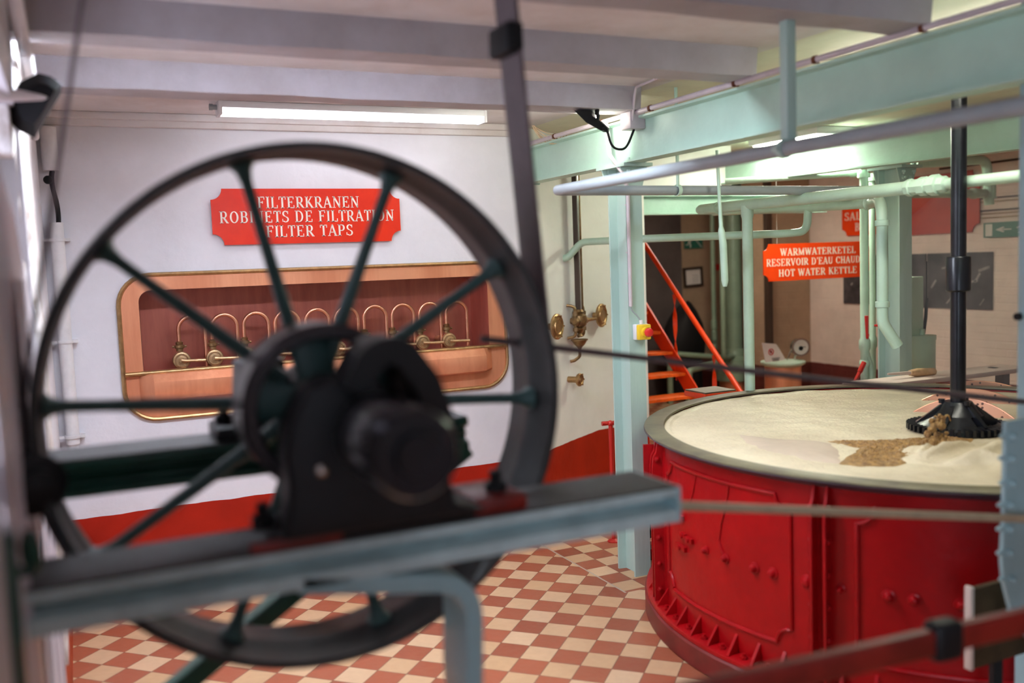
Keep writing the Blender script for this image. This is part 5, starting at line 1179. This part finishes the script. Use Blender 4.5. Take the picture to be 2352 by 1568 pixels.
p0 = U(1582, 850, 1, 7.9)
m = MB(); m.tube(fillet([(p0.x, 7.9, 0.0), (p0.x, 7.9, p0.z), (vx-0.16, Yp-0.08, p0.z+0.02)], 0.06), 0.034, 12); m.build('far_pipe', 'sage', label='lower sage green pipe elbowing up between the orange balusters', cat='pipe')
# fire extinguisher
fx = U(1664, 700, 1, 8.93)
fe = top('fire_extinguisher', (fx.x, 8.86, U(1664, 722, 1, 8.86).z), 'red fire extinguisher on the end wall behind the pipes', 'fire extinguisher')
zt_, zb_ = U(1664, 645, 1, 8.86).z, U(1664, 722, 1, 8.86).z
m = MB(); m.lathe([(0, zb_), (0.075, zb_), (0.08, zb_+0.02), (0.08, zt_-0.05), (0.05, zt_), (0.02, zt_+0.02), (0, zt_+0.02)], (fx.x, 8.88, 0), Z3, 24); m.build('cylinder', 'redplastic', fe)
m = MB(); m.tube(bez((fx.x+0.01, 8.86, zt_+0.03), (fx.x+0.10, 8.84, zt_+0.04), (fx.x+0.13, 8.82, zt_-0.1), (fx.x+0.11, 8.82, zt_-0.25)), 0.012, 8); m.box((fx.x-0.03, 8.86, zt_+0.01), (fx.x+0.05, 8.90, zt_+0.05)); m.build('hose', 'black', fe)
a = U(1645, 614, 1, YF); m = MB(); m.box((a.x, YF-0.008, a.z-0.035), (a.x+0.26, YF, a.z+0.04)); m.build('notice_plate', 'redplastic', label='small red notice above the fire extinguisher', cat='notice')
# dark post before the pier
a = U(1767, 760, 1, 7.5); m = MB(); m.box((a.x-0.035, 7.47, 0), (a.x+0.0, 7.53, ZC)); m.box((a.x+0.01, 7.48, 0), (a.x+0.035, 7.53, ZC)); m.build('dark_post', 'darkwood', label='dark brown upright post behind the hot water sign', cat='post')
# hot water kettle
YK = 6.3; kc = U(1798, 832, 1, YK)
kt = top('water_kettle', (kc.x, YK, 0), 'round copper hot water kettle with a mint lid behind the tank', 'kettle')
rk = 0.155
m = MB(); m.lathe([(0, 0), (rk, 0), (rk, kc.z-0.01), (0, kc.z-0.01)], (kc.x, YK, 0), Z3, 36); m.build('body', 'copper', kt)
m = MB(); m.lathe([(0, kc.z+0.012), (rk+0.03, kc.z+0.012), (rk+0.035, kc.z+0.004), (rk+0.03, kc.z-0.01), (rk, kc.z-0.03), (0, kc.z-0.03)], (kc.x, YK, 0), Z3, 36); m.build('lid', 'mint', kt)
gc = U(1839, 797, 1, YK-0.05); gn = (CAMP-gc).normalized(); gn = Vector((gn.x+0.40, gn.y, 0)).normalized()
pg = top('pressure_gauge', (gc.x, YK-0.05, kc.z), 'round steel pressure gauge on the kettle lid', 'gauge')
m = MB(); m.lathe([(0, -0.06), (0.070, -0.06), (0.073, -0.055), (0.073, 0.0), (0.080, 0.002), (0.080, 0.012), (0.068, 0.012), (0.066, 0.004), (0, 0.004)], gc, gn, 32); m.tube(fillet([gc-gn*0.02-Z3*0.05, (gc.x-0.02, YK, kc.z+0.05), (gc.x-0.02, YK, kc.z)], 0.02), 0.010, 8); m.tube([gc-gn*0.04, gc-gn*0.06-X3*0.06, (gc.x-0.11, YK, kc.z+0.02)], 0.008, 8); m.build('case', 'chrome', pg)
m = MB(); m.lathe([(0, 0.0055), (0.065, 0.0055), (0.065, 0.004)], gc, gn, 28); m.build('dial', 'dial', pg)
x_, y_, z_ = frame(gn); m = MB(); m.lathe([(0, 0.0075), (0.02, 0.0075), (0.02, 0.0055)], gc+x_*0.0-Z3*0.01, gn, 14); m.obox(gc+gn*0.007+x_*0.012, x_, y_, gn, 0.06, 0.005, 0.002); m.build('needle', 'black', pg)
# notice on the kettle
pa, pb2, pc_, pd = U(1750, 787, 1, YK-0.12), U(1788, 790, 1, YK-0.12), U(1804, 826, 1, YK-0.12), U(1758, 832, 1, YK-0.12)
npaper = top('paper_notice', (pd.x, YK-0.12, kc.z), 'white paper notice leaning on the kettle lid', 'notice')
m = MB(); r = []
for k in range(9):
    t = k/8; l = pd.lerp(pa, t); q = pc_.lerp(pb2, t); mid = (l+q)/2+Vector((0, 0.012*t, 0)); r.append([l, mid, q+Vector((0, 0.03*t*t, 0)), q+Vector((0, 0.03*t*t+0.002, 0)), mid+Vector((0, 0.002, 0)), l+Vector((0, 0.002, 0))])
m.loft(r); m.build('sheet', 'paper', npaper)
ce = U(1771, 808, 1, YK-0.125); m = MB(); R_o = 0.028
m.lathe([(R_o*0.80, -0.001), (R_o, -0.001), (R_o, 0.001), (R_o*0.80, 0.001)], ce, Y3, 24, closed_prof=True); m.obox(ce, Vector((1, 0, -1)), Vector((1, 0, 1)), Y3, R_o*1.8, R_o*0.2, 0.002); m.build('prohibition_ring', 'redplastic', npaper)
m = MB(); m.prism([ce+Vector((x*.011, 0.0015, z*.011)) for x, z in ((-1, .3), (-.3, 1), (.9, .8), (.7, -.2), (.2, -1.2), (-.3, -.6))], (0, 0.001, 0)); 
for k in range(3): q = U(1782, 822+3*k, 1, YK-0.126); m.obox(q, X3, Z3, Y3, 0.085-0.01*k, 0.004, 0.001)
m.build('print', 'black', npaper)
# hanging sign
YS = 5.66
c = U(1872, 599, 1, YS); u = Vector((1, 0, 0.0)); n = -Y3
tl3 = lambda s, px0, px1, py, h: (s, (U(px0, py, 1, YS).x+U(px1, py, 1, YS).x)/2-c.x-0.0, U((px0+px1)/2, py, 1, YS).z-c.z, h, U(px1, py, 1, YS).x-U(px0, py, 1, YS).x)
L0 = U(1752, 600, 1, YS).x; R0 = U(1998, 590, 1, YS).x; cS = Vector(((L0+R0)/2, YS, c.z))
d0 = c.x-cS.x
ks = sign('hanging_sign', cS, X3, Z3, -Y3, R0-L0, 0.285, 0.05, [(s, dx+d0, dz, h, wd) for s, dx, dz, h, wd in (tl3('WARMWATERKETEL', 1790, 1963, 576, 0.056), tl3("RESERVOIR D'EAU CHAUDE", 1758, 1984, 599, 0.056), tl3('HOT WATER KETTLE', 1786, 1966, 623, 0.056))], 'sign_orange', 'orange red hanging sign reading HOT WATER KETTLE')
for x in (L0+0.14, R0-0.1):
    m = MB(); m.tube([(x, YS, cS.z+0.14), (x, YS, ZC)], 0.0014, 6); m.build('thread', 'paper', ks)
# signs and prints on the far right wall
XW = 6.992
gw = lambda px, py: U(px, py, 0, XW)
a, b = gw(1937, 500), gw(2062, 490); bot, tp_ = gw(1960, 541), gw(1950, 456)
cS = Vector((XW-0.009, (a.y+b.y)/2, (bot.z+tp_.z)/2+0.02))
Ws, Hs = abs(a.y-b.y), tp_.z-bot.z+0.04
w1_ = gw(2028, 490); 
sal0, sal1 = gw(1943, 497), gw(2006, 494)
b0, b1 = gw(1967, 521), gw(2018, 518)
sign('wall_sign', cS, -Y3, Z3, -X3, Ws, Hs, 0.06, [('SALLE', cS.y-(sal0.y+sal1.y)/2, (sal0.z+sal1.z)/2-cS.z, 0.078, abs(sal0.y-sal1.y)), ('BREW', cS.y-(b0.y+b1.y)/2, (b0.z+b1.z)/2-cS.z, 0.078, abs(b0.y-b1.y))], 'sign_orange', 'orange sign half hidden behind the pair of upright mint pipes')
a, b = gw(2068, 470), gw(2253, 465); tz, bz = gw(2170, 398).z, gw(2170, 536).z
sign('wall_sign', (XW-0.009, (a.y+b.y)/2, (tz+bz)/2), -Y3, Z3, -X3, abs(a.y-b.y), tz-bz, 0.07, [], 'sign_dull', 'large dull red sign without lettering on the far right wall')
for (xa, xb, yt, yb_, lab, sd) in ((1938, 2026, 586, 698, 'left, mostly behind the upright pipes', 1), (2080, 2128, 583, 706, 'middle, next to the mint cabinet', 2), (2131, 2281, 580, 709, 'right and largest, behind the black shaft', 3)):
    a, b = gw(xa, (yt+yb_)/2), gw(xb, (yt+yb_)/2); zt2, zb2 = gw((xa+xb)/2, yt).z, gw((xa+xb)/2, yb_).z
    c = Vector((XW, (a.y+b.y)/2, (zt2+zb2)/2)); W_, H_ = abs(a.y-b.y), zt2-zb2
    t = top('print_panel', c-Z3*H_/2, 'dark monochrome print on the far right wall, %s' % lab, 'picture')
    m = MB(); m.prism(rrect(c, -Y3, Z3, W_, H_, 0.004, 1), (-0.006, 0, 0)); m.build('panel', 'photo', t)
    random.seed(sd); m = MB()
    for k in range(7 if sd == 3 else 3):
        q = c+Vector((-0.0065, random.uniform(-.4, .4)*W_, random.uniform(-.38, .3)*H_)); an = random.uniform(-.5, 1.2)
        L2 = random.uniform(.06, .22)*min(W_, .8); ex = min(1.0, (W_*0.48-abs(q.y-c.y))/max(L2, .01)*1.6, (H_*0.48-abs(q.z-c.z))/max(L2, .01)*1.6); L2 *= max(.2, ex)
        m.obox(q, Vector((0, -math.cos(an), math.sin(an))), Vector((0, math.sin(an), math.cos(an))), X3, L2, random.uniform(.012, .05)*.5, 0.002)
    m.build('picture_detail', 'print_pale', t)
# cables, bracket and cabinet on the far right wall
for k, py in enumerate((458, 466, 486, 493, 502)):
    a, b = gw(2235, py), gw(2352, py-4); m = MB(); m.tube([(XW-0.006, a.y+0.3, a.z), (XW-0.006, a.y-1.6, a.z)], 0.006, 6); m.build('wall_cable', 'rope' if k in (0, 2) else 'far', label=('topmost', 'second', 'third', 'fourth', 'lowest')[k]+' of five thin cables running level along the far right wall', cat='cable', group='thin cables along the far right wall')
a, b = gw(2160, 388), gw(2352, 366); m = MB(); m.tube([(XW-0.008, a.y, a.z), (XW-0.008, b.y-0.5, a.z)], 0.010, 6); m.build('wall_cable', 'darkwood', label='dark brown strip high on the far right wall above the red sign', cat='strip')
yc = 4.45
a, b = U(2093, 636, 1, yc), U(2122, 770, 1, yc)
cb_ = top('control_cabinet', (a.x+0.06, yc, b.z), 'slim mint cabinet fixed to the rear column', 'cabinet')
m = MB(); m.box((a.x-0.10, yc, b.z), (b.x, yc+0.12, a.z)); m.bevel(0.008); m.build('body', 'mint', cb_)
m = MB(); m.tube([U(2128, 600, 1, yc+0.05), U(2128, 684, 1, yc+.05)], 0.005, 8); m.tube([U(2129, 684, 1, yc+0.05), U(2126, 730, 1, yc+.05), U(2121, 768, 1, yc+.05)], 0.011, 8); m.build('lever', 'iron', cb_)
a, b = U(2094, 775, 1, yc), U(2140, 850, 1, yc)
sh = bpy.data.objects['side_shelf']
cy = top('mint_canister', ((a.x+b.x)/2, yc, b.z), 'round mint canister below the slim cabinet', 'canister')
rc = (b.x-a.x)/2*0.92
m = MB(); m.cyl(((a.x+b.x)/2, yc, 0.55), ((a.x+b.x)/2, yc, a.z), rc, seg=28); m.lathe([(0, 0.01), (rc+0.004, 0.01), (rc+0.004, -0.02), (rc, -0.02)], ((a.x+b.x)/2, yc, a.z), Z3, 28); m.cyl(((a.x+b.x)/2, yc, 0), ((a.x+b.x)/2, yc, 0.56), 0.03); m.build('body', 'mint', cy)
m = MB(); m.tube([((a.x+b.x)/2, yc, a.z+0.01), ((a.x+b.x)/2, yc, a.z+0.05)], 0.02, 12); m.build('neck', 'mint', cy)
# pink brick arch strip in the far ceiling
m = MB(); r = []
for k in range(13):
    t = k/12; a_ = PI*t; r.append([Vector((5.0+1.6*t, 2.2, ZC-0.012-0.10*math.sin(a_))), Vector((5.0+1.6*t, 6.4, ZC-0.012-0.10*math.sin(a_))), Vector((5.0+1.6*t, 6.4, ZC+0.02)), Vector((5.0+1.6*t, 2.2, ZC+0.02))])
m.loft(r); struct(m, 'ceiling_vault', 'brick_pink', label='shallow pink brick vault in the far ceiling')
# ------------------------------------------------------------------ steam
sm = bpy.data.materials.new('steam'); sm.use_nodes = True; nt = sm.node_tree; nt.nodes.remove(nt.nodes['Principled BSDF'])
vs = nt.nodes.new('ShaderNodeVolumeScatter'); vs.inputs['Color'].default_value = (0.96, 0.94, 1.0, 1); vs.inputs['Anisotropy'].default_value = 0.2
tc = nt.nodes.new('ShaderNodeTexCoord'); nz_ = nt.nodes.new('ShaderNodeTexNoise'); nz_.inputs['Scale'].default_value = 2.2; nz_.inputs['Detail'].default_value = 3
gg = nt.nodes.new('ShaderNodeNewGeometry'); nt.links.new(gg.outputs['Position'], nz_.inputs['Vector'])
mr = nt.nodes.new('ShaderNodeMapRange'); mr.inputs['From Min'].default_value = 0.38; mr.inputs['From Max'].default_value = 0.68; mr.inputs['To Min'].default_value = 0.02; mr.inputs['To Max'].default_value = 0.32
nt.links.new(nz_.outputs['Fac'], mr.inputs['Value']); nt.links.new(mr.outputs[0], vs.inputs['Density']); nt.links.new(vs.outputs[0], nt.nodes['Material Output'].inputs['Volume'])
m = MB(); r = []
for z, s_ in ((0.86, .55), (1.05, .9), (1.4, 1.0), (1.75, .9), (1.95, .55)):
    r.append([Vector((4.20+0.80*s_*math.cos(q), 3.20+0.50*s_*math.sin(q)+0.3*math.cos(q), z)) for q in (2*PI*i/28 for i in range(28))])
m.loft(r); m.build('steam', sm, label='thin white steam drifting above the far side of the tank', cat='steam', kind='stuff', sharp=3)
